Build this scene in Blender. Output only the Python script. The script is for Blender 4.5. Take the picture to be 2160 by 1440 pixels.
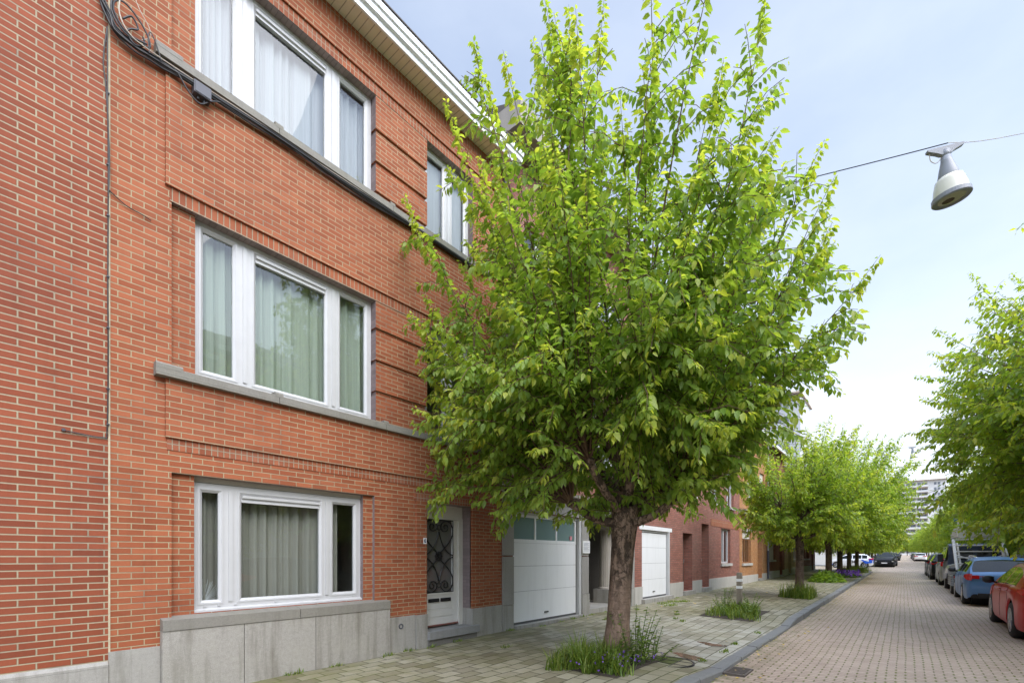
import bpy, bmesh, math, random
import numpy as np
from mathutils import Vector, Matrix

for o in list(bpy.data.objects):
    bpy.data.objects.remove(o)
C = bpy.context.scene
COL = C.collection
R = math.radians
random.seed(7)

# ------------------------------------------------------------------ camera, light, sky
CAM_H = 1.66
YAW = 39.438                      # optical axis, degrees left of the street direction (+X)
cam_d = bpy.data.cameras.new('camera')
cam = bpy.data.objects.new('camera', cam_d)
COL.objects.link(cam)
cam.location = (0, 0, CAM_H)
cam.rotation_euler = (R(90), 0, R(YAW - 90))
cam_d.sensor_width = 36
cam_d.lens = 36 * 1003 / 2160
cam_d.shift_y = (1173 - 720) / 2160
cam_d.clip_start = 0.05
cam_d.clip_end = 3000
C.camera = cam

SUN_ELEV, SUN_AZ = 46.0, -104.0     # the light comes from behind and to the right of the camera
sun_d = bpy.data.lights.new('sun', 'SUN')
sun_d.energy = 1.0
sun_d.angle = R(60)
sun_d.color = (1.0, 0.955, 0.89)
sun = bpy.data.objects.new('sun', sun_d)
COL.objects.link(sun)
sdir = Vector((math.cos(R(SUN_ELEV)) * math.cos(R(SUN_AZ)), math.cos(R(SUN_ELEV)) * math.sin(R(SUN_AZ)), math.sin(R(SUN_ELEV))))
sun.rotation_euler = sdir.to_track_quat('Z', 'Y').to_euler()
sun.location = (0, -20, 40)

w = bpy.data.worlds.new('World')
C.world = w
w.use_nodes = True
nt = w.node_tree
nt.nodes.clear()
out = nt.nodes.new('ShaderNodeOutputWorld')
bg = nt.nodes.new('ShaderNodeBackground')
sky = nt.nodes.new('ShaderNodeTexSky')
sky.sky_type = 'NISHITA'
sky.sun_disc = False
sky.sun_elevation = R(SUN_ELEV)
sky.sun_rotation = R(90 - SUN_AZ)
sky.air_density = 1.0
sky.dust_density = 1.0
sky.ozone_density = 1.6
bg.inputs['Strength'].default_value = 0.117
tc = nt.nodes.new('ShaderNodeTexCoord')
sep = nt.nodes.new('ShaderNodeSeparateXYZ')
nt.links.new(tc.outputs['Generated'], sep.inputs[0])
mp = nt.nodes.new('ShaderNodeMapping')
mp.inputs['Scale'].default_value = (1.0, 1.0, 2.2)
nt.links.new(tc.outputs['Generated'], mp.inputs['Vector'])
nz = nt.nodes.new('ShaderNodeTexNoise')
nz.inputs['Scale'].default_value = 1.7
nz.inputs['Detail'].default_value = 6
nz.inputs['Roughness'].default_value = 0.55
nt.links.new(mp.outputs[0], nz.inputs['Vector'])
rz = nt.nodes.new('ShaderNodeMapRange')          # thick white veil low down, thin one high up
rz.inputs['From Min'].default_value = 0.02
rz.inputs['From Max'].default_value = 0.72
rz.inputs['To Min'].default_value = 0.98
rz.inputs['To Max'].default_value = 0.34
nt.links.new(sep.outputs['Z'], rz.inputs['Value'])
nr = nt.nodes.new('ShaderNodeMapRange')
nr.inputs['From Min'].default_value = 0.3
nr.inputs['From Max'].default_value = 0.7
nr.inputs['To Min'].default_value = -0.13
nr.inputs['To Max'].default_value = 0.13
nt.links.new(nz.outputs['Fac'], nr.inputs['Value'])
ad = nt.nodes.new('ShaderNodeMath')
ad.operation = 'ADD'
ad.use_clamp = True
nt.links.new(rz.outputs[0], ad.inputs[0])
nt.links.new(nr.outputs[0], ad.inputs[1])
mx = nt.nodes.new('ShaderNodeMixRGB')
nt.links.new(ad.outputs[0], mx.inputs['Fac'])
nt.links.new(sky.outputs[0], mx.inputs['Color1'])
mx.inputs['Color2'].default_value = (4.2, 4.5, 4.95, 1)
# added gain: unseen sky round the sun brightened to light the facade
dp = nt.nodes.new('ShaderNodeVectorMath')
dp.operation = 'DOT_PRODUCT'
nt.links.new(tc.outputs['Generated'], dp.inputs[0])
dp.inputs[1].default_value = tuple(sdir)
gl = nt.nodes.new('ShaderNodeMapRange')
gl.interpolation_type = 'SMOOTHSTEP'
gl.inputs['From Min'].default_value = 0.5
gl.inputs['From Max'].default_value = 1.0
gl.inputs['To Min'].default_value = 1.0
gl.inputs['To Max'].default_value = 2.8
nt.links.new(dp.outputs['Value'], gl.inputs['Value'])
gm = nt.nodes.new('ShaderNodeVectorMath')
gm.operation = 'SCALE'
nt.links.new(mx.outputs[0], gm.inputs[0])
ov = nt.nodes.new('ShaderNodeMapRange')          # added gain: zenith out of view brightened to light street and trees
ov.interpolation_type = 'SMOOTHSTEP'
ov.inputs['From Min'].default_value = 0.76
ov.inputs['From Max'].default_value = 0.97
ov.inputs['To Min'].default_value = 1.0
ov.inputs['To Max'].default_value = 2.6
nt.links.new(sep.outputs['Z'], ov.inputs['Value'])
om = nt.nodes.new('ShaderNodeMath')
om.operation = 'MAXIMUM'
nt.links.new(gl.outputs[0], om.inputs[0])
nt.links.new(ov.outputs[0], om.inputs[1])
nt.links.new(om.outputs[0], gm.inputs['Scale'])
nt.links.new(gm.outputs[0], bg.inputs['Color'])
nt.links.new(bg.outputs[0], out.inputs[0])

C.view_settings.view_transform = 'Standard'
C.view_settings.look = 'None'
C.view_settings.exposure = 1.3
C.view_settings.gamma = 1.0
C.view_settings.use_curve_mapping = False
C.render.engine = 'CYCLES'
C.cycles.max_bounces = 9
C.cycles.diffuse_bounces = 8
C.cycles.glossy_bounces = 3
C.cycles.transmission_bounces = 4
C.cycles.transparent_max_bounces = 8
C.cycles.caustics_reflective = False
C.cycles.caustics_refractive = False
C.cycles.use_denoising = True

SLOPE = 0.007                      # the street climbs gently away from the camera
D = 6.05                           # facade line of the left row
DR = -7.8                          # facade line of the right row
def zg(x):
    return SLOPE * x
def zp(x):                         # pavement level at the facades
    return zg(x) + 0.15

# ------------------------------------------------------------------ node helpers
class NT:
    def __init__(s, name):
        s.m = bpy.data.materials.new(name)
        s.m.use_nodes = True
        s.t = s.m.node_tree
        s.t.nodes.clear()
        s.o = s.n('ShaderNodeOutputMaterial')
    def n(s, typ, **kw):
        nd = s.t.nodes.new(typ)
        for k, v in kw.items():
            if k.startswith('i_'):
                nd.inputs[k[2:].replace('_', ' ')].default_value = v
            else:
                setattr(nd, k, v)
        return nd
    def l(s, a, b):
        s.t.links.new(a, b)
    def val(s, v, sock):
        if hasattr(v, 'is_linked') or hasattr(v, 'links'):
            s.l(v, sock)
        else:
            sock.default_value = v
    def math(s, op, a, b=None, clamp=False):
        nd = s.n('ShaderNodeMath', operation=op, use_clamp=clamp)
        s.val(a, nd.inputs[0])
        if b is not None:
            s.val(b, nd.inputs[1])
        return nd.outputs[0]
    def mix(s, f, a, b, mode='MIX'):
        nd = s.n('ShaderNodeMixRGB', blend_type=mode)
        s.val(f, nd.inputs[0]); s.val(a, nd.inputs[1]); s.val(b, nd.inputs[2])
        return nd.outputs[0]
    def ramp(s, v, a, b, c=0.0, d=1.0):
        nd = s.n('ShaderNodeMapRange')
        s.l(v, nd.inputs[0])
        for i, x in enumerate((a, b, c, d)):
            nd.inputs[1 + i].default_value = x
        return nd.outputs[0]
    def noise(s, vec, scale, detail=4, rough=0.6):
        nd = s.n('ShaderNodeTexNoise')
        nd.inputs['Scale'].default_value = scale
        nd.inputs['Detail'].default_value = detail
        nd.inputs['Roughness'].default_value = rough
        if vec is not None:
            s.l(vec, nd.inputs['Vector'])
        return nd.outputs['Fac']
    def mapv(s, vec, scale=(1, 1, 1), loc=(0, 0, 0), rot=(0, 0, 0)):
        nd = s.n('ShaderNodeMapping')
        nd.inputs['Scale'].default_value = scale
        nd.inputs['Location'].default_value = loc
        nd.inputs['Rotation'].default_value = rot
        s.l(vec, nd.inputs['Vector'])
        return nd.outputs[0]
    def bump(s, h, strength, dist):
        nd = s.n('ShaderNodeBump')
        nd.inputs['Strength'].default_value = strength
        nd.inputs['Distance'].default_value = dist
        s.l(h, nd.inputs['Height'])
        return nd.outputs[0]
    def pbsdf(s, col, rough=0.6, normal=None, metallic=0.0, spec=0.5, coat=0.0):
        p = s.n('ShaderNodeBsdfPrincipled')
        s.val(col, p.inputs['Base Color'])
        s.val(rough, p.inputs['Roughness'])
        p.inputs['Metallic'].default_value = metallic
        p.inputs['Specular IOR Level'].default_value = spec
        p.inputs['Coat Weight'].default_value = coat
        p.inputs['Coat Roughness'].default_value = 0.04
        if normal is not None:
            s.l(normal, p.inputs['Normal'])
        s.l(p.outputs[0], s.o.inputs[0])
        return p

def c4(c):
    return (c[0], c[1], c[2], 1)

def uvvec(t):
    return t.n('ShaderNodeUVMap', uv_map='UVMap').outputs[0]

def m_plain(name, col, rough=0.5, var=0.08, scale=6.0, metallic=0.0, coat=0.0, bump=0.0, spec=0.5):
    t = NT(name)
    g = t.n('ShaderNodeTexCoord').outputs['Object']
    n1 = t.noise(g, scale, 5)
    cc = t.mix(t.ramp(n1, 0.3, 0.7), c4([x * (1 - var) for x in col]), c4([min(1, x * (1 + var)) for x in col]))
    nm = t.bump(t.noise(g, scale * 8, 3), bump, 0.01) if bump else None
    t.pbsdf(cc, rough, nm, metallic, spec, coat)
    return t.m

def m_brick(name, c1, c2, mortar, bw=0.2125, rh=0.0625, ms=0.010, bumpd=0.006, dirt=(0.25, 0.2, 0.17), dirt_amt=0.35, rot=False, offset=0.5, dark=0.55, rough=0.75):
    t = NT(name)
    uv = uvvec(t)
    if rot:
        uv = t.mapv(uv, rot=(0, 0, R(90)))
    wob = t.n('ShaderNodeTexNoise', i_Scale=2.0, i_Detail=2.0)
    t.l(uv, wob.inputs['Vector'])
    va = t.n('ShaderNodeVectorMath', operation='MULTIPLY_ADD')
    t.l(wob.outputs['Color'], va.inputs[0])
    va.inputs[1].default_value = (0.006, 0.006, 0)
    t.l(uv, va.inputs[2])
    b = t.n('ShaderNodeTexBrick', offset=offset, squash=1.0)
    b.inputs['Scale'].default_value = 1.0
    b.inputs['Mortar Size'].default_value = ms / 2
    b.inputs['Mortar Smooth'].default_value = 0.25
    b.inputs['Bias'].default_value = 0.0
    b.inputs['Brick Width'].default_value = bw
    b.inputs['Row Height'].default_value = rh
    b.inputs['Color1'].default_value = c4(c1)
    b.inputs['Color2'].default_value = c4(c2)
    b.inputs['Mortar'].default_value = c4(mortar)
    t.l(va.outputs[0], b.inputs['Vector'])
    big = t.noise(uv, 0.7, 5, 0.65)
    fine = t.noise(uv, 60, 4, 0.7)
    mid = t.noise(uv, 9, 4, 0.6)
    # some bricks fired darker: second brick texture picks whole bricks
    b2 = t.n('ShaderNodeTexBrick', offset=offset, squash=1.0)
    for k in ('Scale', 'Mortar Size', 'Brick Width', 'Row Height'):
        b2.inputs[k].default_value = b.inputs[k].default_value
    b2.inputs['Bias'].default_value = -0.35
    b2.inputs['Color1'].default_value = (0, 0, 0, 1)
    b2.inputs['Color2'].default_value = (1, 1, 1, 1)
    b2.inputs['Mortar'].default_value = (0, 0, 0, 1)
    sh = t.mapv(va.outputs[0], loc=(bw * 36, rh * 54, 0))
    t.l(sh, b2.inputs['Vector'])
    col = t.mix(t.math('MULTIPLY', b2.outputs['Color'], 0.6), b.outputs['Color'], c4([x * dark for x in c1]))
    col = t.mix(t.ramp(fine, 0.25, 0.75, 0.0, 0.35), col, t.mix(1.0, col, (0.62, 0.6, 0.6, 1), 'MULTIPLY'))
    col = t.mix(t.ramp(mid, 0.35, 0.8, 0.0, 0.22), col, t.mix(1.0, col, (1.25, 1.3, 1.4, 1), 'MULTIPLY'))
    col = t.mix(t.ramp(big, 0.45, 0.8, 0.0, dirt_amt), col, c4(dirt))
    stk = t.noise(t.mapv(uv, scale=(5, 0.35, 1)), 1.0, 5, 0.65)
    col = t.mix(t.ramp(stk, 0.5, 0.78, 0.0, 0.32), col, t.mix(1.0, col, (0.5, 0.47, 0.46, 1), 'MULTIPLY'))
    # old joints are grey in places
    col = t.mix(t.math('MULTIPLY', b.outputs['Fac'], t.ramp(t.noise(uv, 1.3, 4, 0.7), 0.5, 0.68, 0.0, 0.65)), col, (0.16, 0.13, 0.11, 1))
    h = t.math('SUBTRACT', t.math('MULTIPLY', fine, 0.12), b.outputs['Fac'])
    nm = t.bump(h, 0.9, bumpd)
    t.pbsdf(col, rough, nm, spec=0.25)
    return t.m

def m_stone(name, base, speck=0.3, streak=0.5, green=0.0, scale=40.0, rough=0.75, bump=0.3):
    t = NT(name)
    uv = uvvec(t)
    n1 = t.noise(uv, scale, 5, 0.7)
    n2 = t.noise(uv, 1.8, 5, 0.65)
    n3 = t.noise(t.mapv(uv, scale=(7, 0.7, 1)), 1.0, 5, 0.65)
    n4 = t.noise(uv, scale * 5, 2, 0.5)
    col = t.mix(t.ramp(n1, 0.3, 0.7, 0, speck), c4(base), c4([x * 0.5 for x in base]))
    col = t.mix(t.ramp(n4, 0.45, 0.75, 0, speck), col, c4([min(0.8, x * 1.5) for x in base]))
    col = t.mix(t.ramp(n3, 0.48, 0.75, 0, streak), col, c4([base[0] * 0.4, base[1] * 0.38, base[2] * 0.33]))
    col = t.mix(t.ramp(n2, 0.5, 0.8, 0, 0.4), col, c4([min(0.8, x * 1.35) for x in base]))
    if green:
        col = t.mix(t.ramp(t.noise(uv, 0.9, 5, 0.7), 0.45, 0.7, 0, green), col, (0.12, 0.13, 0.05, 1))
    nm = t.bump(n1, bump, 0.006)
    t.pbsdf(col, rough, nm, spec=0.3)
    return t.m

def m_glass(name, tint=(0.9, 0.95, 0.93), refl=1.7, body=0.0, bodycol=(0.02, 0.025, 0.025)):
    """thin pane: clear with mirror reflections growing towards grazing angles"""
    t = NT(name)
    ge = t.n('ShaderNodeNewGeometry')
    dt = t.n('ShaderNodeVectorMath', operation='DOT_PRODUCT')
    t.l(ge.outputs['Incoming'], dt.inputs[0]); t.l(ge.outputs['Normal'], dt.inputs[1])
    gz = t.math('POWER', t.math('SUBTRACT', 1.0, t.math('ABSOLUTE', dt.outputs['Value']), True), 5.0)
    fac = t.math('MULTIPLY', t.math('ADD', t.math('MULTIPLY', gz, 0.96), 0.04), refl, True)
    tr = t.n('ShaderNodeBsdfTransparent')
    tr.inputs[0].default_value = c4(tint)
    gl = t.n('ShaderNodeBsdfGlossy')
    gl.inputs['Roughness'].default_value = 0.0
    g = t.n('ShaderNodeTexCoord').outputs['Object']
    nm = t.bump(t.noise(g, 1.6, 1, 0.4), 0.03, 0.05)
    t.l(nm, gl.inputs['Normal'])
    under = tr.outputs[0]
    if body:
        df = t.n('ShaderNodeBsdfDiffuse')
        df.inputs[0].default_value = c4(bodycol)
        ms = t.n('ShaderNodeMixShader')
        ms.inputs[0].default_value = body
        t.l(tr.outputs[0], ms.inputs[1]); t.l(df.outputs[0], ms.inputs[2])
        under = ms.outputs[0]
    m2 = t.n('ShaderNodeMixShader')
    t.l(fac, m2.inputs[0]); t.l(under, m2.inputs[1]); t.l(gl.outputs[0], m2.inputs[2])
    t.l(m2.outputs[0], t.o.inputs[0])
    return t.m

def m_cloth(name, col, trans=0.45):
    t = NT(name)
    uv = uvvec(t)
    n = t.noise(t.mapv(uv, scale=(60, 1, 1)), 1.0, 3)
    cc = t.mix(t.ramp(n, 0.3, 0.7), c4([x * 0.85 for x in col]), c4(col))
    df = t.n('ShaderNodeBsdfDiffuse'); t.l(cc, df.inputs[0])
    tl = t.n('ShaderNodeBsdfTranslucent'); t.l(cc, tl.inputs[0])
    ms = t.n('ShaderNodeMixShader'); ms.inputs[0].default_value = trans
    t.l(df.outputs[0], ms.inputs[1]); t.l(tl.outputs[0], ms.inputs[2])
    t.l(ms.outputs[0], t.o.inputs[0])
    return t.m

def m_leaf(name, dark, light, young, trans=0.42):
    t = NT(name)
    at = t.n('ShaderNodeAttribute', attribute_name='tone')
    sp = t.n('ShaderNodeSeparateXYZ'); t.l(at.outputs['Vector'], sp.inputs[0])
    col = t.mix(sp.outputs[0], c4(dark), c4(light))
    col = t.mix(sp.outputs[1], col, c4(young))
    p = t.n('ShaderNodeBsdfPrincipled')
    t.l(col, p.inputs['Base Color'])
    p.inputs['Roughness'].default_value = 0.42
    p.inputs['Specular IOR Level'].default_value = 0.45
    tl = t.n('ShaderNodeBsdfTranslucent')
    t.l(t.mix(1.0, col, (1.7, 1.65, 0.7, 1), 'MULTIPLY'), tl.inputs[0])
    ms = t.n('ShaderNodeMixShader'); ms.inputs[0].default_value = trans
    t.l(p.outputs[0], ms.inputs[1]); t.l(tl.outputs[0], ms.inputs[2])
    t.l(ms.outputs[0], t.o.inputs[0])
    return t.m

def m_bark(name, a, b, dark=(0.02, 0.016, 0.012), crack=1.0):
    t = NT(name)
    g = t.n('ShaderNodeTexCoord').outputs['Object']
    n1 = t.noise(t.mapv(g, scale=(14, 14, 3.0)), 1.0, 6, 0.7)
    n2 = t.noise(g, 3.0, 4, 0.6)
    n3 = t.noise(t.mapv(g, scale=(6, 6, 40)), 1.0, 3, 0.6)
    vo = t.n('ShaderNodeTexVoronoi', feature='DISTANCE_TO_EDGE')
    vo.inputs['Scale'].default_value = 1.0
    wn = t.n('ShaderNodeTexNoise', i_Scale=9.0, i_Detail=3.0)
    t.l(g, wn.inputs['Vector'])
    va = t.n('ShaderNodeVectorMath', operation='MULTIPLY_ADD')
    t.l(wn.outputs['Color'], va.inputs[0]); va.inputs[1].default_value = (0.2, 0.2, 0.25); t.l(g, va.inputs[2])
    t.l(t.mapv(va.outputs[0], scale=(11, 11, 3.2)), vo.inputs['Vector'])
    flake = t.ramp(t.noise(t.mapv(g, scale=(9, 9, 5), loc=(3, 1, 7)), 1.0, 5, 0.7), 0.49, 0.56)
    crk = t.math('MAXIMUM', t.math('MULTIPLY', t.ramp(vo.outputs['Distance'], 0.0, 0.12, 1.0, 0.0), t.ramp(n1, 0.35, 0.6, 0.2, 1.0)), t.math('MULTIPLY', flake, 0.8))
    sepz = t.n('ShaderNodeSeparateXYZ'); t.l(g, sepz.inputs[0])
    hz = t.math('ADD', t.ramp(sepz.outputs[2], 0.8, 1.7, 0.3, 1.0), t.ramp(n2, 0.5, 0.7, 0.0, 0.6), True)
    crk = t.math('MULTIPLY', t.math('MULTIPLY', crk, hz, True), crack)
    col = t.mix(t.ramp(n1, 0.3, 0.7), c4(a), c4(b))
    col = t.mix(t.ramp(n3, 0.55, 0.7, 0, 0.5), col, c4([x * 0.45 for x in a]))
    col = t.mix(crk, col, c4(dark))
    h = t.math('SUBTRACT', t.math('ADD', t.math('MULTIPLY', n1, 0.6), t.math('MULTIPLY', n3, 0.25)), crk)
    nm = t.bump(h, 0.9, 0.02)
    t.pbsdf(col, 0.8, nm, spec=0.25)
    return t.m

def m_cobbles(name):
    """small clinker bricks laid across the road, mossy joints"""
    t = NT(name)
    uv = uvvec(t)                     # u = along the street, v = across
    wob = t.n('ShaderNodeTexNoise', i_Scale=0.8, i_Detail=3.0); t.l(uv, wob.inputs['Vector'])
    va = t.n('ShaderNodeVectorMath', operation='MULTIPLY_ADD')
    t.l(wob.outputs['Color'], va.inputs[0]); va.inputs[1].default_value = (0.12, 0.06, 0); t.l(uv, va.inputs[2])
    v = t.mapv(va.outputs[0], rot=(0, 0, R(90)))
    b = t.n('ShaderNodeTexBrick', offset=0.5, squash=1.0)
    b.inputs['Scale'].default_value = 1.0
    b.inputs['Mortar Size'].default_value = 0.006
    b.inputs['Mortar Smooth'].default_value = 0.6
    b.inputs['Brick Width'].default_value = 0.205
    b.inputs['Row Height'].default_value = 0.098
    b.inputs['Bias'].default_value = 0.0
    b.inputs['Color1'].default_value = (0.46, 0.335, 0.265, 1)
    b.inputs['Color2'].default_value = (0.57, 0.435, 0.345, 1)
    b.inputs['Mortar'].default_value = (0.10, 0.085, 0.065, 1)
    t.l(v, b.inputs['Vector'])
    sp = t.n('ShaderNodeSeparateXYZ'); t.l(v, sp.inputs[0])
    row = t.math('FRACT', t.math('DIVIDE', sp.outputs[1], 0.098))
    rowmid = t.math('MULTIPLY', t.ramp(row, 0.1, 0.22), t.ramp(row, 0.78, 0.9, 1.0, 0.0))
    # head joints widened for the moss tufts
    b3 = t.n('ShaderNodeTexBrick', offset=0.5, squash=1.0)
    for k in ('Scale', 'Brick Width', 'Row Height', 'Mortar Smooth'):
        b3.inputs[k].default_value = b.inputs[k].default_value
    b3.inputs['Mortar Size'].default_value = 0.019
    t.l(v, b3.inputs['Vector'])
    big = t.noise(uv, 0.35, 4, 0.6)
    mid = t.noise(uv, 2.2, 5, 0.7)
    fine = t.noise(uv, 45, 3, 0.7)
    moss = t.math('MULTIPLY', t.math('MULTIPLY', b3.outputs['Fac'], rowmid), t.ramp(mid, 0.38, 0.56, 0.15, 1.0), True)
    moss2 = t.math('MULTIPLY', b.outputs['Fac'], t.ramp(big, 0.48, 0.7, 0.0, 0.8))
    col = t.mix(t.ramp(mid, 0.3, 0.8, 0, 0.45), b.outputs['Color'], (0.58, 0.485, 0.395, 1))
    col = t.mix(t.ramp(fine, 0.3, 0.8, 0, 0.4), col, t.mix(1.0, col, (0.6, 0.6, 0.6, 1), 'MULTIPLY'))
    col = t.mix(t.math('MAXIMUM', moss, moss2), col, (0.19, 0.215, 0.04, 1))
    pat = t.noise(t.mapv(uv, scale=(0.25, 0.9, 1)), 1.0, 5, 0.65)
    col = t.mix(t.ramp(pat, 0.42, 0.66, 0.0, 0.5), col, t.mix(1.0, col, (0.70, 0.66, 0.62, 1), 'MULTIPLY'))
    # green edge along the kerb
    sy = t.n('ShaderNodeSeparateXYZ'); t.l(uv, sy.inputs[0])
    edge = t.math('MULTIPLY', t.ramp(sy.outputs[1], 1.35, 1.95), t.ramp(t.noise(uv, 3.5, 5, 0.7), 0.42, 0.62, 0, 0.75))
    col = t.mix(edge, col, (0.13, 0.14, 0.05, 1))
    h = t.math('SUBTRACT', t.math('ADD', t.math('MULTIPLY', mid, 0.5), t.math('MULTIPLY', fine, 0.15)), b.outputs['Fac'])
    nm = t.bump(h, 0.8, 0.012)
    t.pbsdf(col, t.ramp(mid, 0.3, 0.7, 0.5, 0.75), nm, spec=0.35)
    return t.m

def m_pavement(name):
    t = NT(name)
    uv = uvvec(t)
    wob = t.n('ShaderNodeTexNoise', i_Scale=0.9, i_Detail=3.0); t.l(uv, wob.inputs['Vector'])
    va = t.n('ShaderNodeVectorMath', operation='MULTIPLY_ADD')
    t.l(wob.outputs['Color'], va.inputs[0]); va.inputs[1].default_value = (0.10, 0.10, 0); t.l(uv, va.inputs[2])
    b = t.n('ShaderNodeTexBrick', offset=0.5, squash=1.0)
    def setb(b, ms):
        b.inputs['Scale'].default_value = 1.0
        b.inputs['Mortar Size'].default_value = ms
        b.inputs['Mortar Smooth'].default_value = 0.35
        b.inputs['Brick Width'].default_value = 0.3
        b.inputs['Row Height'].default_value = 0.2
    setb(b, 0.008)
    b.inputs['Color1'].default_value = (0.20, 0.18, 0.12, 1)
    b.inputs['Color2'].default_value = (0.39, 0.365, 0.28, 1)
    b.inputs['Mortar'].default_value = (0.055, 0.05, 0.03, 1)
    t.l(va.outputs[0], b.inputs['Vector'])
    b2 = t.n('ShaderNodeTexBrick', offset=0.5, squash=1.0)
    setb(b2, 0.0)
    b2.inputs['Color1'].default_value = (0, 0, 0, 1)
    b2.inputs['Color2'].default_value = (1, 1, 1, 1)
    b2.inputs['Bias'].default_value = 0.0
    t.l(va.outputs[0], b2.inputs['Vector'])
    sp = t.n('ShaderNodeSeparateXYZ'); t.l(uv, sp.inputs[0])
    # the drive crossing in front of the garages is paved with paler stone
    pale = t.math('MULTIPLY', t.ramp(sp.outputs[0], 6.2, 7.6), t.ramp(sp.outputs[0], 10.6, 12.4, 1.0, 0.0))
    pale = t.math('MULTIPLY', pale, t.ramp(sp.outputs[1], 5.6, 4.6))
    big = t.noise(uv, 0.55, 5, 0.65)
    mid = t.noise(uv, 3.0, 5, 0.7)
    fine = t.noise(uv, 50, 4, 0.7)
    col = t.mix(t.math('MULTIPLY', pale, t.ramp(b2.outputs['Color'], 0, 1, 0.35, 1.0)), b.outputs['Color'], (0.50, 0.485, 0.42, 1))
    col = t.mix(t.ramp(big, 0.42, 0.62, 0, 0.55), col, t.mix(1.0, col, (0.72, 0.68, 0.5, 1), 'MULTIPLY'))
    green = t.math('MULTIPLY', t.ramp(mid, 0.42, 0.66, 0, 0.6), t.ramp(sp.outputs[1], 3.2, 6.0, 0.35, 1.0))
    green = t.math('MULTIPLY', green, t.ramp(pale, 0, 1, 1.0, 0.3))
    col = t.mix(green, col, (0.20, 0.20, 0.075, 1))
    col = t.mix(t.ramp(fine, 0.3, 0.75, 0, 0.45), col, t.mix(1.0, col, (0.62, 0.62, 0.6, 1), 'MULTIPLY'))
    jm = t.math('MULTIPLY', b.outputs['Fac'], 0.9)
    jcol = t.mix(t.ramp(big, 0.4, 0.6), (0.06, 0.055, 0.03, 1), (0.10, 0.125, 0.03, 1))
    col = t.mix(jm, col, jcol)
    h = t.math('SUBTRACT', t.math('ADD', t.math('MULTIPLY', b2.outputs['Color'], 0.7), t.math('MULTIPLY', fine, 0.2)), t.math('MULTIPLY', b.outputs['Fac'], 1.3))
    nm = t.bump(h, 0.8, 0.010)
    t.pbsdf(col, 0.72, nm, spec=0.3)
    return t.m

def m_slats(name, col, groove, pitch, axis=0, width=0.12, rough=0.5):
    t = NT(name)
    uv = uvvec(t)
    sp = t.n('ShaderNodeSeparateXYZ'); t.l(uv, sp.inputs[0])
    fr = t.math('FRACT', t.math('DIVIDE', sp.outputs[axis], pitch))
    g = t.ramp(fr, 0.0, width, 1.0, 0.0)
    n = t.noise(uv, 3, 4)
    cc = t.mix(t.ramp(n, 0.3, 0.7), c4([x * 0.92 for x in col]), c4(col))
    cc = t.mix(g, cc, c4(groove))
    nm = t.bump(t.math('SUBTRACT', 1.0, g), 0.6, 0.006)
    t.pbsdf(cc, rough, nm)
    return t.m

# ------------------------------------------------------------------ materials
BRICK_A = m_brick('orange_red_brick', (0.315, 0.088, 0.038), (0.40, 0.128, 0.058), (0.42, 0.335, 0.205), ms=0.0115, dirt=(0.22, 0.1, 0.07), dirt_amt=0.22)
SOLD_A = m_brick('orange_red_soldier_brick', (0.315, 0.088, 0.038), (0.40, 0.128, 0.058), (0.36, 0.29, 0.2), bw=0.26, rh=0.0625, ms=0.012, rot=True, offset=0.0)
BRICK_L = m_brick('dark_red_brick', (0.255, 0.064, 0.03), (0.325, 0.09, 0.043), (0.40, 0.33, 0.22), bw=0.236, rh=0.064, ms=0.014, dirt=(0.15, 0.06, 0.05), dirt_amt=0.3)
BRICK_C = m_brick('red_brown_brick', (0.31, 0.12, 0.085), (0.38, 0.16, 0.115), (0.15, 0.115, 0.1), bw=0.2, rh=0.0625, ms=0.012)
BRICK_D = m_brick('ochre_brick', (0.44, 0.2, 0.075), (0.52, 0.26, 0.11), (0.34, 0.22, 0.13), bw=0.2, rh=0.07, ms=0.01)
BRICK_E = m_brick('plum_brick', (0.25, 0.085, 0.06), (0.32, 0.12, 0.08), (0.2, 0.15, 0.12), bw=0.2, rh=0.07, ms=0.01)
BRICK_Y = m_brick('yellow_brick', (0.52, 0.38, 0.2), (0.58, 0.44, 0.25), (0.4, 0.33, 0.24), bw=0.2, rh=0.07, ms=0.01)
BRICK_W = m_brick('cream_brick', (0.6, 0.53, 0.42), (0.66, 0.6, 0.49), (0.45, 0.4, 0.34), bw=0.2, rh=0.07, ms=0.01)
MAUVE = m_brick('mauve_painted_brick', (0.25, 0.20, 0.195), (0.28, 0.22, 0.215), (0.22, 0.175, 0.17), ms=0.01, dirt_amt=0.15)
MAUVE_S = m_brick('mauve_painted_soffit_brick', (0.34, 0.27, 0.25), (0.37, 0.29, 0.27), (0.27, 0.21, 0.2), bw=0.26, ms=0.01, rot=True, offset=0, dirt_amt=0.1)
BLUESTONE = m_stone('weathered_bluestone', (0.36, 0.345, 0.315), speck=0.4, streak=0.7, green=0.12, scale=30)
SILLSTONE = m_stone('lichened_sill_stone', (0.25, 0.235, 0.205), speck=0.5, streak=0.3, green=0.15, bump=0.5)
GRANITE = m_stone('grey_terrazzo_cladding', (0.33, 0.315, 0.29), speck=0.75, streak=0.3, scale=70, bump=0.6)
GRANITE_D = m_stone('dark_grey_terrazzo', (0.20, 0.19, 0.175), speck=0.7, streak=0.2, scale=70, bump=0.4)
PALESTONE = m_stone('pale_plinth_stone', (0.47, 0.45, 0.41), streak=0.3)
KERBSTONE = m_stone('blue_grey_kerb_stone', (0.22, 0.222, 0.222), speck=0.4, streak=0.2, green=0.2)
CONCRETE = m_stone('grey_concrete', (0.36, 0.33, 0.29), streak=0.25)
PVC = m_plain('white_pvc', (0.53, 0.53, 0.53), 0.28, 0.03)
JOINTG = m_plain('joint_grey', (0.3, 0.3, 0.3), 0.6)
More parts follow.
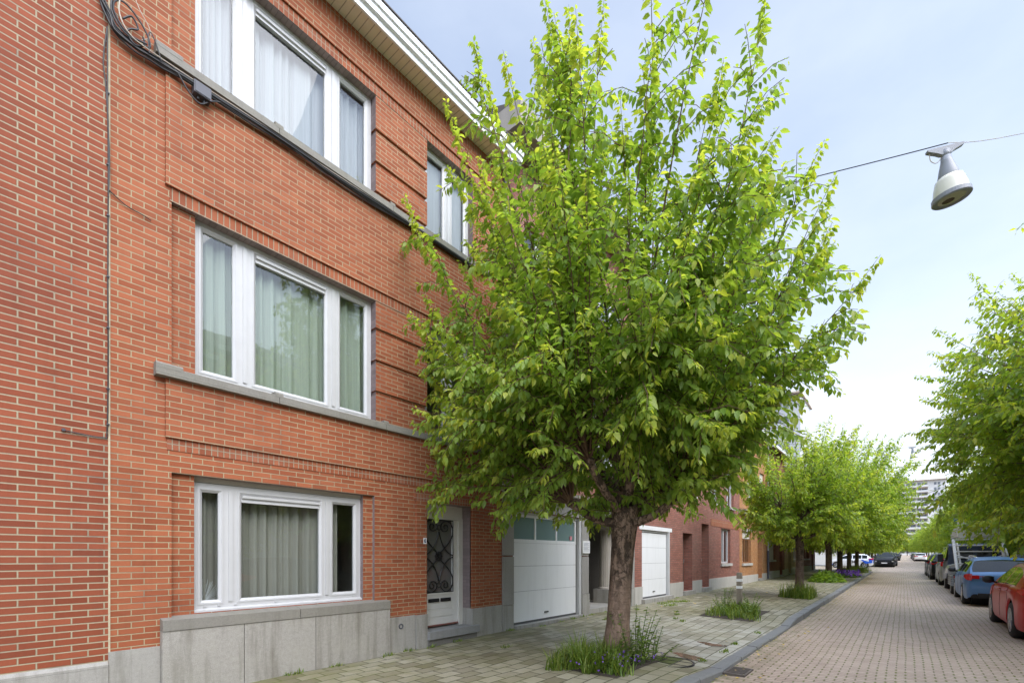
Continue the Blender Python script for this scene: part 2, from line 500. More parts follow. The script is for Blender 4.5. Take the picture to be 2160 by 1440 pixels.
PVC_G = m_plain('grey_seal', (0.09, 0.09, 0.09), 0.6)
DOORWHITE = m_plain('cream_white_door_paint', (0.70, 0.69, 0.655), 0.35, 0.03)
GARAGE = m_stone('white_sectional_door', (0.80, 0.805, 0.80), speck=0.03, streak=0.12, scale=6, rough=0.4, bump=0.03)
BEIGE = m_plain('taupe_shutter_box', (0.47, 0.435, 0.38), 0.5, 0.04)
SOFFIT = m_slats('beige_soffit_slats', (0.80, 0.74, 0.60), (0.25, 0.21, 0.15), 0.104, 0, 0.16)
GUTTER = m_plain('white_gutter', (0.78, 0.79, 0.80), 0.35, 0.03)
ROOFTILE = m_slats('dark_roof_tiles', (0.10, 0.085, 0.08), (0.03, 0.025, 0.022), 0.25, 1, 0.2, 0.7)
ROOMDARK = m_plain('dim_room_wall', (0.34, 0.32, 0.29), 0.9)
CURT_W = m_cloth('white_net_curtain', (0.66, 0.66, 0.70))
CURT_G = m_cloth('curtain_green_reflection', (0.60, 0.66, 0.56))  # green window reflection painted into the white cloth colour
CURT_D = m_cloth('grey_beige_curtain', (0.43, 0.41, 0.365), 0.3)
GLASS = m_glass('clear_window_glass', refl=2.2)
GLASS_D = m_glass('dim_window_glass', (0.5, 0.55, 0.54), 2.0)
GLASS_F = m_glass('frosted_garage_glass', (0.5, 0.6, 0.6), 1.6, 0.75, (0.23, 0.33, 0.32))
GLASS_DOOR = m_glass('grey_door_glass', (0.25, 0.25, 0.25), 1.3, 0.8, (0.2, 0.196, 0.185))
IRON = m_plain('black_wrought_iron', (0.012, 0.012, 0.014), 0.4, 0.1, 20)
CABLE = m_plain('black_cable_rubber', (0.018, 0.018, 0.02), 0.5)
CABLE_L = m_plain('pale_cable', (0.5, 0.44, 0.36), 0.6)
PLASTIC_G = m_plain('dark_grey_plastic', (0.07, 0.07, 0.085), 0.45)
BARK = m_bark('cherry_bark', (0.235, 0.16, 0.115), (0.33, 0.235, 0.175))
BARK2 = m_bark('grey_brown_bark', (0.12, 0.085, 0.065), (0.2, 0.145, 0.11), crack=0.9)
TWIG = m_plain('red_brown_twig', (0.13, 0.075, 0.045), 0.7, 0.25, 8)
LEAF = m_leaf('cherry_leaf', (0.15, 0.255, 0.045), (0.31, 0.43, 0.085), (0.50, 0.54, 0.10), 0.52)
LEAF2 = m_leaf('hornbeam_leaf', (0.18, 0.29, 0.042), (0.37, 0.485, 0.075), (0.55, 0.57, 0.085), 0.54)
GRASS = m_leaf('grass_blade', (0.07, 0.14, 0.02), (0.19, 0.29, 0.05), (0.32, 0.36, 0.08), 0.4)
ROAD = m_cobbles('clinker_road')
PAVE = m_pavement('mossy_paving')
SOIL = m_plain('dark_soil', (0.06, 0.048, 0.035), 0.95, 0.3, 20, bump=0.5)
ASPH = m_plain('far_ground', (0.16, 0.145, 0.125), 0.9, 0.15, 0.4)
LAMPGREY = m_plain('grey_lamp_metal', (0.27, 0.285, 0.32), 0.4, 0.05)
OPAL = m_plain('cream_lamp_glass', (0.75, 0.73, 0.63), 0.25, 0.04)
LENS = m_plain('ribbed_lamp_lens', (0.52, 0.49, 0.41), 0.2, 0.1, 30)
WOODPOST = m_stone('weathered_wood', (0.27, 0.23, 0.18), speck=0.3, streak=0.6, scale=20)
STEEL = m_plain('galvanised_steel', (0.42, 0.43, 0.44), 0.4, 0.08, metallic=0.6)
WHITEP = m_plain('white_paint', (0.78, 0.78, 0.77), 0.4, 0.04)
OCHREWOOD = m_plain('brown_window_wood', (0.22, 0.1, 0.04), 0.5, 0.15, 9)
SHUTTER = m_slats('cream_roller_shutter', (0.68, 0.65, 0.58), (0.35, 0.33, 0.29), 0.055, 1, 0.2)
PUDDLE = m_plain('shallow_muddy_water', (0.2, 0.155, 0.105), 0.06, 0.1, 2)
BLACKM = m_plain('black_plastic', (0.02, 0.02, 0.022), 0.5)
TYRE = m_plain('tyre_rubber', (0.022, 0.022, 0.022), 0.75)
RIM = m_plain('alloy_rim', (0.5, 0.5, 0.52), 0.3, 0.05, metallic=0.8)
CARGLASS = m_plain('dark_car_glass', (0.012, 0.015, 0.014), 0.03, 0.1, spec=0.25)
TAIL = m_plain('red_tail_lens', (0.5, 0.012, 0.012), 0.15, 0.1)
CHROME = m_plain('bright_trim', (0.7, 0.7, 0.72), 0.15, 0.02, metallic=1.0)
def carpaint(name, col, metal=0.2):
    return m_plain(name, col, 0.42, 0.03, 3, metallic=metal, coat=0.3, spec=0.2)
RED = carpaint('metallic_red_paint', (0.42, 0.008, 0.012), 0.0)
BLUE = carpaint('metallic_blue_paint', (0.10, 0.20, 0.38))
NAVY = carpaint('dark_slate_blue_paint', (0.055, 0.07, 0.105), 0.1)
SILVER = carpaint('silver_paint', (0.42, 0.42, 0.41), 0.5)
BLACKC = carpaint('black_paint', (0.014, 0.015, 0.017), 0.2)
WHITEC = carpaint('white_car_paint', (0.75, 0.76, 0.78), 0.0)
COBALT = carpaint('cobalt_blue_wrap', (0.03, 0.12, 0.6), 0.0)
GREYC = carpaint('dark_grey_paint', (0.06, 0.063, 0.068), 0.3)
DIRTYW = m_stone('scuffed_white_metal', (0.66, 0.655, 0.63), speck=0.25, streak=0.35, scale=20)
BLUEP = m_plain('blue_plastic', (0.03, 0.17, 0.26), 0.4)
ORANGE = m_plain('orange_sign', (0.75, 0.2, 0.02), 0.4)
DARKRED = m_plain('dark_red_joinery', (0.26, 0.02, 0.03), 0.4)
PURPLE = m_plain('violet_petals', (0.2, 0.08, 0.5), 0.6, 0.2, 30)
YLEAF = m_plain('yellow_fallen_leaf', (0.6, 0.42, 0.05), 0.6, 0.3, 30)
TOWERW = m_plain('tower_white_render', (0.66, 0.65, 0.64), 0.7, 0.05, 0.3)
TOWERB = m_plain('tower_balcony_trim', (0.52, 0.42, 0.33), 0.7, 0.05, 0.3)
TOWERG = m_plain('tower_window_glass', (0.20, 0.22, 0.25), 0.15, 0.3, 0.5)

# ------------------------------------------------------------------ mesh helpers
WL = {}                                # world location of the Empties

class MB:
    def __init__(s, T=None):
        s.v, s.f, s.m = [], [], []
        s.T = T
    def add(s, verts, faces, mi=0):
        n = len(s.v)
        if s.T:
            verts = [s.T(*p) for p in verts]
        s.v += [tuple(p) for p in verts]
        for f in faces:
            s.f.append([n + i for i in f])
            s.m.append(mi)
    def quad(s, a, b, c, d, mi=0):
        s.add([a, b, c, d], [(0, 1, 2, 3)], mi)
    def box(s, x0, x1, y0, y1, z0, z1, mi=0, fm=None):
        vs = [(x0, y0, z0), (x1, y0, z0), (x1, y1, z0), (x0, y1, z0), (x0, y0, z1), (x1, y0, z1), (x1, y1, z1), (x0, y1, z1)]
        fs = {'b': (0, 3, 2, 1), 't': (4, 5, 6, 7), 'f': (0, 1, 5, 4), 'k': (2, 3, 7, 6), 'l': (3, 0, 4, 7), 'r': (1, 2, 6, 5)}
        for k, f in fs.items():
            s.add([vs[i] for i in f], [(0, 1, 2, 3)], (fm or {}).get(k, mi))
    def wall(s, x0, x1, z0, z1, y, holes, mi=0, depth=0.15, mr=None):
        """front sheet with rectangular holes and their reveals; holes = (x0,x1,z0,z1[,depth])"""
        xs = sorted(set([x0, x1] + [h[0] for h in holes] + [h[1] for h in holes]))
        zs = sorted(set([z0, z1] + [h[2] for h in holes] + [h[3] for h in holes]))
        for i in range(len(xs) - 1):
            for j in range(len(zs) - 1):
                cx, cz = (xs[i] + xs[i + 1]) / 2, (zs[j] + zs[j + 1]) / 2
                if any(h[0] < cx < h[1] and h[2] < cz < h[3] for h in holes):
                    continue
                s.quad((xs[i], y, zs[j]), (xs[i + 1], y, zs[j]), (xs[i + 1], y, zs[j + 1]), (xs[i], y, zs[j + 1]), mi)
        mr = mi if mr is None else mr
        for h in holes:
            d = h[4] if len(h) > 4 else depth
            a, b, c, e = h[:4]
            s.quad((a, y, c), (a, y + d, c), (a, y + d, e), (a, y, e), mr)
            s.quad((b, y + d, c), (b, y, c), (b, y, e), (b, y + d, e), mr)
            s.quad((a, y, e), (a, y + d, e), (b, y + d, e), (b, y, e), mr)
            s.quad((a, y + d, c), (a, y, c), (b, y, c), (b, y + d, c), mr)
    def tube(s, pts, r, n=8, mi=0, cap=True):
        pts = [Vector(p) for p in pts]
        rs = r if isinstance(r, (list, tuple)) else [r] * len(pts)
        ring0 = None
        base = len(s.v)
        T = s.T
        up = Vector((0, 0, 1))
        prev = None
        verts = []
        for i, p in enumerate(pts):
            d = (pts[min(i + 1, len(pts) - 1)] - pts[max(i - 1, 0)]).normalized()
            if prev is None:
                a = d.orthogonal().normalized()
            else:
                a = (prev - d * prev.dot(d))
                a = a.normalized() if a.length > 1e-6 else d.orthogonal().normalized()
            prev = a
            b = d.cross(a)
            for k in range(n):
                an = 2 * math.pi * k / n
                verts.append(p + (a * math.cos(an) + b * math.sin(an)) * rs[i])
        faces = []
        for i in range(len(pts) - 1):
            for k in range(n):
                k2 = (k + 1) % n
                faces.append((i * n + k, i * n + k2, (i + 1) * n + k2, (i + 1) * n + k))
        if cap:
            faces.append(tuple(range(n - 1, -1, -1)))
            faces.append(tuple((len(pts) - 1) * n + k for k in range(n)))
        s.add(verts, faces, mi)
    def lathe(s, prof, c=(0, 0, 0), axis='z', n=24, mi=0, cap=False):
        verts = []
        for (r, h) in prof:
            for k in range(n):
                an = 2 * math.pi * k / n
                x, y = r * math.cos(an), r * math.sin(an)
                p = {'z': (x, y, h), 'y': (x, h, y), 'x': (h, x, y)}[axis]
                verts.append((c[0] + p[0], c[1] + p[1], c[2] + p[2]))
        faces = []
        for i in range(len(prof) - 1):
            for k in range(n):
                k2 = (k + 1) % n
                faces.append((i * n + k, i * n + k2, (i + 1) * n + k2, (i + 1) * n + k))
        if cap:
            faces.append(tuple(range(n - 1, -1, -1)))
            faces.append(tuple((len(prof) - 1) * n + k for k in range(n)))
        s.add(verts, faces, mi)
    def prism(s, poly, x0, x1, mi=0):
        """poly in (y,z), extruded along x"""
        n = len(poly)
        vs = [(x0, p[0], p[1]) for p in poly] + [(x1, p[0], p[1]) for p in poly]
        fs = [(i, (i + 1) % n, n + (i + 1) % n, n + i) for i in range(n)]
        fs += [tuple(range(n - 1, -1, -1)), tuple(range(n, 2 * n))]
        s.add(vs, fs, mi)
    def build(s, name, mats, parent=None, smooth=False, local=False):
        if not isinstance(mats, (list, tuple)):
            mats = [mats]
        me = bpy.data.meshes.new(name)
        off = Vector((0, 0, 0)) if (local or parent is None) else WL.get(parent.name, Vector((0, 0, 0)))
        V = np.array(s.v, dtype=np.float64)
        me.from_pydata((V - np.array(off)).tolist(), [], s.f)
        for m in mats:
            me.materials.append(m)
        me.polygons.foreach_set('material_index', s.m)
        uvl = me.uv_layers.new(name='UVMap')
        uv = np.empty((len(me.loops), 2))
        k = 0
        for f in s.f:
            a, b, c = V[f[0]], V[f[1]], V[f[2]]
            nrm = np.cross(b - a, c - a)
            ax = int(np.argmax(np.abs(nrm)))
            for i in f:
                p = V[i]
                uv[k] = (p[1], p[2]) if ax == 0 else ((p[0], p[2]) if ax == 1 else (p[0], p[1]))
                k += 1
        uvl.data.foreach_set('uv', uv.ravel())
        if smooth:
            me.polygons.foreach_set('use_smooth', [True] * len(me.polygons))
        me.update()
        o = bpy.data.objects.new(name, me)
        COL.objects.link(o)
        if parent is not None:
            o.parent = parent
            WL[o.name] = off
        return o

def tag(o, label, cat, group=None, kind=None):
    o['label'] = label
    o['category'] = cat
    if group:
        o['group'] = group
    if kind:
        o['kind'] = kind
    return o

def structure(o):
    o['kind'] = 'structure'
    return o

def thing(name, loc, label, cat, group=None):
    o = bpy.data.objects.new(name, None)
    COL.objects.link(o)
    o.location = loc
    o.empty_display_size = 0.3
    WL[o.name] = Vector(loc)
    return tag(o, label, cat, group)

def copy_tree(o, parent=None):
    c = o.copy()
    COL.objects.link(c)
    if parent is not None:
        c.parent = parent
    for ch in list(o.children):
        copy_tree(ch, c)
    return c

def smooth_path(pts, n=6):
    pts = [Vector(p) for p in pts]
    res = []
    for i in range(len(pts) - 1):
        p0, p1, p2, p3 = pts[max(i - 1, 0)], pts[i], pts[i + 1], pts[min(i + 2, len(pts) - 1)]
        for k in range(n):
            t = k / n
            res.append(0.5 * ((2 * p1) + (p2 - p0) * t + (2 * p0 - 5 * p1 + 4 * p2 - p3) * t * t + (3 * p1 - p0 - 3 * p2 + p3) * t ** 3))
    res.append(pts[-1])
    return res

def text_mesh(name, txt, size, mat, parent, loc, rot, extrude=0.002, bold=0.0, local=False):
    cu = bpy.data.curves.new(name + '_curve', 'FONT')
    cu.body = txt
    cu.size = size
    cu.extrude = extrude
    cu.offset = bold
    cu.align_x = 'CENTER'
    cu.align_y = 'CENTER'
    tmp = bpy.data.objects.new(name + '_tmp', cu)
    COL.objects.link(tmp)
    dg = bpy.context.evaluated_depsgraph_get()
    me = bpy.data.meshes.new_from_object(tmp.evaluated_get(dg))
    bpy.data.objects.remove(tmp)
    me.name = name
    me.materials.clear()
    me.materials.append(mat)
    o = bpy.data.objects.new(name, me)
    COL.objects.link(o)
    off = Vector((0, 0, 0)) if local or parent is None else WL.get(parent.name, Vector((0, 0, 0)))
    o.location = Vector(loc) - off
    o.rotation_euler = rot
    if parent is not None:
        o.parent = parent
    return o

# ------------------------------------------------------------------ ground, road, pavements, kerbs
def sheet(name, mat, xs, ys, zf, kind='structure'):
    mb = MB()
    nx, ny = len(xs), len(ys)
    mb.v = [(x, y, zf(x, y)) for x in xs for y in ys]
    mb.f = [(i * ny + j, (i + 1) * ny + j, (i + 1) * ny + j + 1, i * ny + j + 1) for i in range(nx - 1) for j in range(ny - 1)]
    mb.m = [0] * len(mb.f)
    o = mb.build(name, mat, smooth=True)
    o['kind'] = kind
    return o

def lin(a, b, step):
    n = max(1, int(round((b - a) / step)))
    return [a + (b - a) * i / n for i in range(n + 1)]

rng = np.random.default_rng(3)
def wav(x, y):
    return math.sin(x * 1.7 + 0.6 * math.sin(y * 2.1)) * math.sin(y * 1.9 + 0.5) + 0.5 * math.sin(x * 3.9 + y * 2.7)

def drop(x):                         # 1 where the kerb is lowered for the garages
    return max(0.0, min(1.0, x - 6.0)) * max(0.0, min(1.0, 13.0 - x))
def kerb_top(x):
    return 0.12 - 0.075 * drop(x)

sheet('ground', ASPH, [-60, 0, 80, 300, 1200], [-500, -60, 0, 60, 500], lambda x, y: zg(min(x, 500)) - 0.05)
sheet('road', ROAD, lin(-8, 60, 0.5) + lin(61, 330, 6)[0:], lin(-3.72, 2.02, 0.41),
      lambda x, y: zg(x) + 0.012 * wav(x * 0.6, y * 0.8) - 0.004 - 0.006 * (y + 0.8) ** 2 * 0.3)
sheet('side_road', ROAD, lin(51.6, 69.6, 0.6), lin(2.02, 40, 1.5), lambda x, y: zg(x) - 0.012)

def kerb_y(x):
    return 2.1 if x < 48 else 6.1 - math.sqrt(max(0.0, 16 - (x - 48) ** 2))
mb = MB()
xs = lin(-6, 48, 0.25) + lin(48.3, 51.95, 0.33)
rows = []
NYP = 18
for x in xs:
    y0 = kerb_y(x)
    for j in range(NYP + 1):
        u = j / NYP
        y = y0 + (6.35 - y0) * u
        k = kerb_top(x)
        z = zg(x) + k + (0.15 - k) * min(1.0, u * 1.05) + 0.010 * wav(x, y) * min(1.0, u * 5) * (1.6 if 6 < x < 12 else 0.8)
        mb.v.append((x, y, z))
for i in range(len(xs) - 1):
    for j in range(NYP):
        a = i * (NYP + 1) + j
        mb.f.append((a, a + NYP + 1, a + NYP + 2, a + 1)); mb.m.append(0)
structure(mb.build('pavement', PAVE, smooth=True))
sheet('pavement', PAVE, lin(49.9, 51.9, 0.5), lin(6.36, 40, 2), lambda x, y: zg(x) + 0.13)
sheet('pavement', PAVE, lin(69.7, 300, 4), lin(2.6, 6.1, 0.5), lambda x, y: zg(x) + 0.13)
sheet('pavement', PAVE, lin(-10, 300, 4), lin(-7.85, -3.88, 1), lambda x, y: zg(x) + 0.13)

def pave_z(x, y):
    y0 = kerb_y(x)
    k = kerb_top(x)
    u = (y - y0) / (6.35 - y0)
    return zg(x) + k + (0.15 - k) * min(1.0, u * 1.05) + 0.010 * wav(x, y) * min(1.0, u * 5) * (1.6 if 6 < x < 12 else 0.8)

def kerb_run(name, pts, w=0.17, seg=1.0, top=None):
    """bluestone kerb stones along a polyline, w to the left of the direction of travel"""
    mb = MB()
    path = []
    for a, b in zip(pts[:-1], pts[1:]):
        L = math.hypot(b[0] - a[0], b[1] - a[1])
        n = max(1, int(round(L / seg)))
        for i in range(n):
            path.append(((a[0] + (b[0] - a[0]) * i / n, a[1] + (b[1] - a[1]) * i / n), (a[0] + (b[0] - a[0]) * (i + 1) / n, a[1] + (b[1] - a[1]) * (i + 1) / n)))
    for (a, b) in path:
        dx, dy = b[0] - a[0], b[1] - a[1]
        L = math.hypot(dx, dy)
        dx, dy = dx / L, dy / L
        nx, ny = -dy, dx
        g = 0.006
        jz, jy = random.uniform(-0.006, 0.006), random.uniform(-0.012, 0.012)
        a2 = (a[0] + dx * g, a[1] + dy * g); b2 = (b[0] - dx * g, b[1] - dy * g)
        prof = [(0.0, -0.2), (0.0, -0.02), (0.014, 0.0), (w - 0.004, 0.004), (w - 0.004, -0.2)]
        vs = []
        for p in (a2, b2):
            t = (top(p[0]) if top else 0.12) + zg(p[0]) + jz
            for (o, h) in prof:
                vs.append((p[0] + nx * (o + jy), p[1] + ny * (o + jy), t + h))
        n = len(prof)
        fs = [(i, i + 1, n + i + 1, n + i) for i in range(n - 1)] + [tuple(range(n)), tuple(range(2 * n - 1, n - 1, -1))]
        mb.add(vs, fs)
    return structure(mb.build(name, KERBSTONE))
arc = [(48 + 4.15 * math.sin(a), 6.1 - 4.15 * math.cos(a)) for a in [R(x) for x in range(0, 91, 15)]]
kerb_run('kerb', [(-6, 1.935), (48, 1.95)] + arc[1:] + [(52.15, 40)], top=kerb_top)
kerb_run('kerb', [(69.5, 40), (69.5, 6), (70.3, 3.6), (73, 2.5), (200, 2.5)], seg=2.0)
kerb_run('kerb', [(200, -3.72), (-8, -3.72)], seg=1.0)

# rust coloured puddles where the paving has sunk
def puddle(cx, cy, a, b, rot):
    mb = MB()
    n = 22
    vs = [(cx, cy, pave_z(cx, cy) + 0.007)]
    for i in range(n):
        t = 2 * math.pi * i / n
        r = 1 + 0.25 * math.sin(3 * t + cx) + 0.15 * math.sin(5 * t)
        x = a * r * math.cos(t); y = b * r * math.sin(t)
        px, py = cx + x * math.cos(rot) - y * math.sin(rot), cy + x * math.sin(rot) + y * math.cos(rot)
        vs.append((px, py, pave_z(cx, cy) + 0.007))
    mb.add(vs, [(0, 1 + i, 1 + (i + 1) % n) for i in range(n)])
    structure(mb.build('puddle', PUDDLE))
puddle(7.45, 2.62, 0.34, 0.12, 1.0)
puddle(8.7, 2.60, 0.26, 0.11, 1.25)

# drain grate in the gutter and round manhole cover in the paving
def local_frame(cx, cy, z):
    return lambda x, y, zz: (cx + x, cy + y, z + zz)
t_ = thing('drain_grate', (7.15, 1.78, zg(7.15)), 'black slotted iron drain grate in the gutter by the kerb', 'drain')
mb = MB(local_frame(7.15, 1.78, zg(7.15) + 0.004))
mb.box(-0.24, 0.24, -0.14, -0.115, -0.02, 0.012); mb.box(-0.24, 0.24, 0.115, 0.14, -0.02, 0.012)
mb.box(-0.24, -0.21, -0.115, 0.115, -0.02, 0.012); mb.box(0.21, 0.24, -0.115, 0.115, -0.02, 0.012)
for i in range(9):
    x = -0.19 + i * 0.0455
    mb.box(x, x + 0.018, -0.115, 0.115, -0.02, 0.010)
mb.build('grate', m_plain('rusty_iron', (0.12, 0.1, 0.085), 0.6, 0.2, 20), t_)
mb = MB(local_frame(7.15, 1.78, zg(7.15) + 0.004)); mb.box(-0.21, 0.21, -0.115, 0.115, -0.03, 0.001)
mb.build('pit', BLACKM, t_)
mz = pave_z(6.75, 2.62)
t_ = thing('manhole_cover', (6.75, 2.62, mz), 'round manhole cover filled with paving, beside the nearest tree', 'manhole cover')
mb = MB(local_frame(6.75, 2.62, mz + 0.003))
mb.lathe([(0.0, 0.004), (0.33, 0.004)], n=32)
mb.build('infill', PAVE, t_)
mb = MB(local_frame(6.75, 2.62, mz + 0.003))
mb.lathe([(0.33, -0.01), (0.33, 0.010), (0.355, 0.010), (0.355, -0.01)], n=32)
for k in (-0.11, 0.11):
    mb.box(k - 0.006, k + 0.006, -0.3, 0.3, 0, 0.009)
    mb.box(-0.3, -0.121, k - 0.006, k + 0.006, 0, 0.0095); mb.box(-0.1, 0.1, k - 0.006, k + 0.006, 0, 0.0095); mb.box(0.121, 0.3, k - 0.006, k + 0.006, 0, 0.0095)
mb.build('iron_ring', BLACKM, t_)

# ------------------------------------------------------------------ windows
def left_T(u, wv, z):
    return (u, D + wv, z)
def right_T(u, wv, z):
    return (u, DR - wv, z)

def pvc_window(parent, T, x0, x1, z0, z1, y, posts, mat=PVC, vent=None, glass=GLASS, name='window', bar=0.075, detail=True):
    """frame with posts [(xa,xb)...]; every light gets a stepped sash and a pane"""
    mb = MB(T)
    mb.box(x0, x1, y, y + 0.07, z0, z0 + bar); mb.box(x0, x1, y, y + 0.07, z1 - bar, z1)
    mb.box(x0, x0 + bar, y, y + 0.07, z0 + bar, z1 - bar); mb.box(x1 - bar, x1, y, y + 0.07, z0 + bar, z1 - bar)
    lights = []
    px = x0 + bar
    for (a, b) in posts:
        mb.box(a, b, y, y + 0.07, z0 + bar, z1 - bar)
        if detail:
            mb.box((a + b) / 2 - 0.022, (a + b) / 2 + 0.022, y - 0.012, y + 0.001, z0 + bar, z1 - bar)
        lights.append((px, a)); px = b
    lights.append((px, x1 - bar))
    panes = []
    vents = []
    for i, (a, b) in enumerate(lights):
        zb, zt = z0 + bar, z1 - bar
        s = 0.028
        if detail:
            # bevelled glazing bead
            for (p, q) in (((a, zb), (b, zb)), ((b, zb), (b, zt)), ((b, zt), (a, zt)), ((a, zt), (a, zb))):
                pass
            o = [(a, zb), (b, zb), (b, zt), (a, zt)]
            n_ = [(a + s, zb + s), (b - s, zb + s), (b - s, zt - s), (a + s, zt - s)]
            vs = [(p[0], y - 0.004, p[1]) for p in o] + [(p[0], y + 0.018, p[1]) for p in n_] + [(p[0], y + 0.05, p[1]) for p in n_]
            fs = []
            for k in range(4):
                k2 = (k + 1) % 4
                fs.append((k, k2, 4 + k2, 4 + k)); fs.append((4 + k, 4 + k2, 8 + k2, 8 + k))
            mb.add(vs, fs)
            # sash edge standing proud of the frame
            e = 0.02
            mb.box(a - e, b + e, y - 0.006, y + 0.002, zb - e, zb); mb.box(a - e, b + e, y - 0.006, y + 0.002, zt, zt + e)
            mb.box(a - e, a, y - 0.006, y + 0.002, zb, zt); mb.box(b, b + e, y - 0.006, y + 0.002, zb, zt)
        if vent == i:
            vents.append((a + s, b - s, zt - s - 0.085, zt - s))
            panes.append((a + s, b - s, zb + s, zt - s - 0.085))
        else:
            panes.append((a + s, b - s, zb + s, zt - s))
    fr = mb.build(name, mat, parent)
    for (a, b, c, d) in panes:
        g = MB(T)
        g.quad((a, y + 0.036, c), (b, y + 0.036, c), (b, y + 0.036, d), (a, y + 0.036, d))
        g.build('pane', glass, fr)
    for (a, b, c, d) in vents:
        g = MB(T)
        g.box(a, b, y + 0.008, y + 0.045, c, d); g.box(a, b, y - 0.016, y + 0.008, c + 0.052, d); g.box(a, b, y - 0.004, y + 0.008, c, c + 0.014)
        g.build('vent_strip', mat, fr)
    return fr

def curtain(label, x0, x1, z0, z1, y, mat, amp=0.035, folds=9, seed=0, name='curtain'):
    r = random.Random(seed)
    mb = MB()
    n = int((x1 - x0) / 0.02)
    ph = [r.uniform(0, 6.28) for _ in range(4)]
    zs = [z0, z0 + (z1 - z0) * 0.5, z1]
    m = len(zs)
    for i in range(n + 1):
        x = x0 + (x1 - x0) * i / n
        u = (x - x0) / (x1 - x0)
        for j, z in enumerate(zs):
            k = 2 * math.pi * folds * (u + 0.05 * math.sin(7 * u + ph[1]) + 0.028 * math.sin(17 * u + ph[2]) + 0.012 * math.sin(37 * u + ph[3]))
            yy = y + amp * (math.sin(k + ph[0]) * 0.75 + 0.35 * math.sin(2.3 * k + ph[3])) * (1.15 - 0.35 * j / 2)
            mb.v.append((x + 0.01 * math.cos(k) * (2 - j) * 0.5, yy, z))
    for i in range(n):
        for j in range(m - 1):
            a = i * m + j
            mb.f.append((a, a + m, a + m + 1, a + 1)); mb.m.append(0)
    o = mb.build(name, mat, smooth=True)
    return tag(o, label, 'curtain', 'curtains behind the house windows')

def room(parent, T, x0, x1, z0, z1, y0, y1):
    """dim inside of a room behind a window (open at the front)"""
    mb = MB(T)
    mb.quad((x0, y1, z0), (x1, y1, z0), (x1, y1, z1), (x0, y1, z1))
    mb.quad((x0, y0, z0), (x0, y1, z0), (x0, y1, z1), (x0, y0, z1))
    mb.quad((x1, y0, z0), (x1, y1, z0), (x1, y1, z1), (x1, y0, z1))
    mb.quad((x0, y0, z0), (x1, y0, z0), (x1, y1, z0), (x0, y1, z0))
    mb.quad((x0, y0, z1), (x1, y0, z1), (x1, y1, z1), (x0, y1, z1))
    return mb.build('room_interior', ROOMDARK, parent)

def sill(parent, T, x0, x1, ztop, h=0.115, proj=0.085, depth=0.2, joints=(), raise_at=(), mat=None):
    """stone sill with a drip groove under its nose; raise_at = little stooling blocks"""
    mb = MB(T)
    cuts = [x0] + list(joints) + [x1]
    for a, b in zip(cuts[:-1], cuts[1:]):
        p = [(-proj, ztop - h + 0.028), (-proj, ztop - 0.02), (-proj + 0.012, ztop - 0.012), (depth, ztop + 0.012), (depth, ztop - h), (-proj + 0.04, ztop - h), (-proj + 0.03, ztop - h + 0.022)]
        mb.prism(p, a + 0.003, b - 0.003)
        lip = [(-proj - 0.006, ztop - h + 0.004), (-proj - 0.006, ztop - h + 0.024), (-proj + 0.03, ztop - h + 0.022), (-proj + 0.03, ztop - h)]
        mb.prism(lip, a + 0.004, b - 0.004)
    for (a, b) in raise_at:
        mb.prism([(-proj - 0.002, ztop - 0.035), (-proj - 0.002, ztop + 0.006), (-proj + 0.012, ztop + 0.024), (depth, ztop + 0.026), (depth, ztop - 0.03)], a, b)
    return mb.build('sill', mat or SILLSTONE, parent)

# ------------------------------------------------------------------ house A: the orange-red brick house
FR = 0.12                              # window plane behind the facade
hA = thing('brick_house', (1.105, D, zp(1.1)), 'orange-red brick house with white three-part windows and number 6 door', 'house', 'houses along the left side of the street')
X0, X1, ZE = 1.105, 7.035, 9.165
mb = MB(left_T)
g0 = (1.617, 4.148, 1.0, 2.56, 0.05)
fl1 = (1.617, 6.235, 3.60, 5.46, 0.24)
fl2 = (1.617, 6.235, 6.92, 8.51, 0.24)
dr = (5.121, 6.179, 0.1, 2.562, 0.23)
mb.wall(X0, X1, 0.0, ZE, 0.0, [g0, fl1, fl2, dr], 0, 0.2, 1)
# ground floor: set-back panel round the window
mb.wall(1.617, 4.148, 1.0, 2.56, 0.05, [(1.842, 3.985, 1.03, 2.56, 0.1)], 0, 0.1, 1)
for (zb, zt) in ((3.60, 5.46), (6.92, 8.51)):
    mb.quad((1.617, 0.05, zb), (1.851, 0.05, zb), (1.851, 0.05, zt), (1.617, 0.05, zt), 0)
    mb.quad((1.851, 0.05, zb), (1.851, 0.24, zb), (1.851, 0.24, zt), (1.851, 0.05, zt), 1)
    mb.quad((1.617, 0.0, zb), (1.617, 0.05, zb), (1.617, 0.05, zt), (1.617, 0.0, zt), 0)
# grooved piers between the big and the small windows
for (zb, zt, gr_) in ((3.60, 5.46, (4.13, 4.589, 5.062)), (6.92, 8.51, (7.08 + 0.02, 7.545, 8.025))):
    cuts = [zb] + list(gr_) + [zt]
    for i in range(4):
        lo, hi = cuts[i], cuts[i + 1]
        mb.box(4.17, 5.157, 0.0, 0.2, lo, hi - 0.066 if i < 3 else hi, 0, {'l': 1, 'r': 1})
        if i < 3:
            mb.box(4.195, 5.132, 0.032, 0.2, hi - 0.066, hi, 0, {'l': 1, 'r': 1})
wallA = mb.build('wall', [BRICK_A, MAUVE], hA)
# slightly proud brick panels between the storeys
mb = MB(left_T)
mb.box(1.558, 6.555, -0.032, 0.02, 2.925, 3.63)
mb.box(1.558, 6.555, -0.032, 0.02, 5.605, 6.95)
mb.box(1.558, 7.033, -0.032, 0.02, 8.66, 8.99)
mb.build('spandrel_panel', BRICK_A, hA)
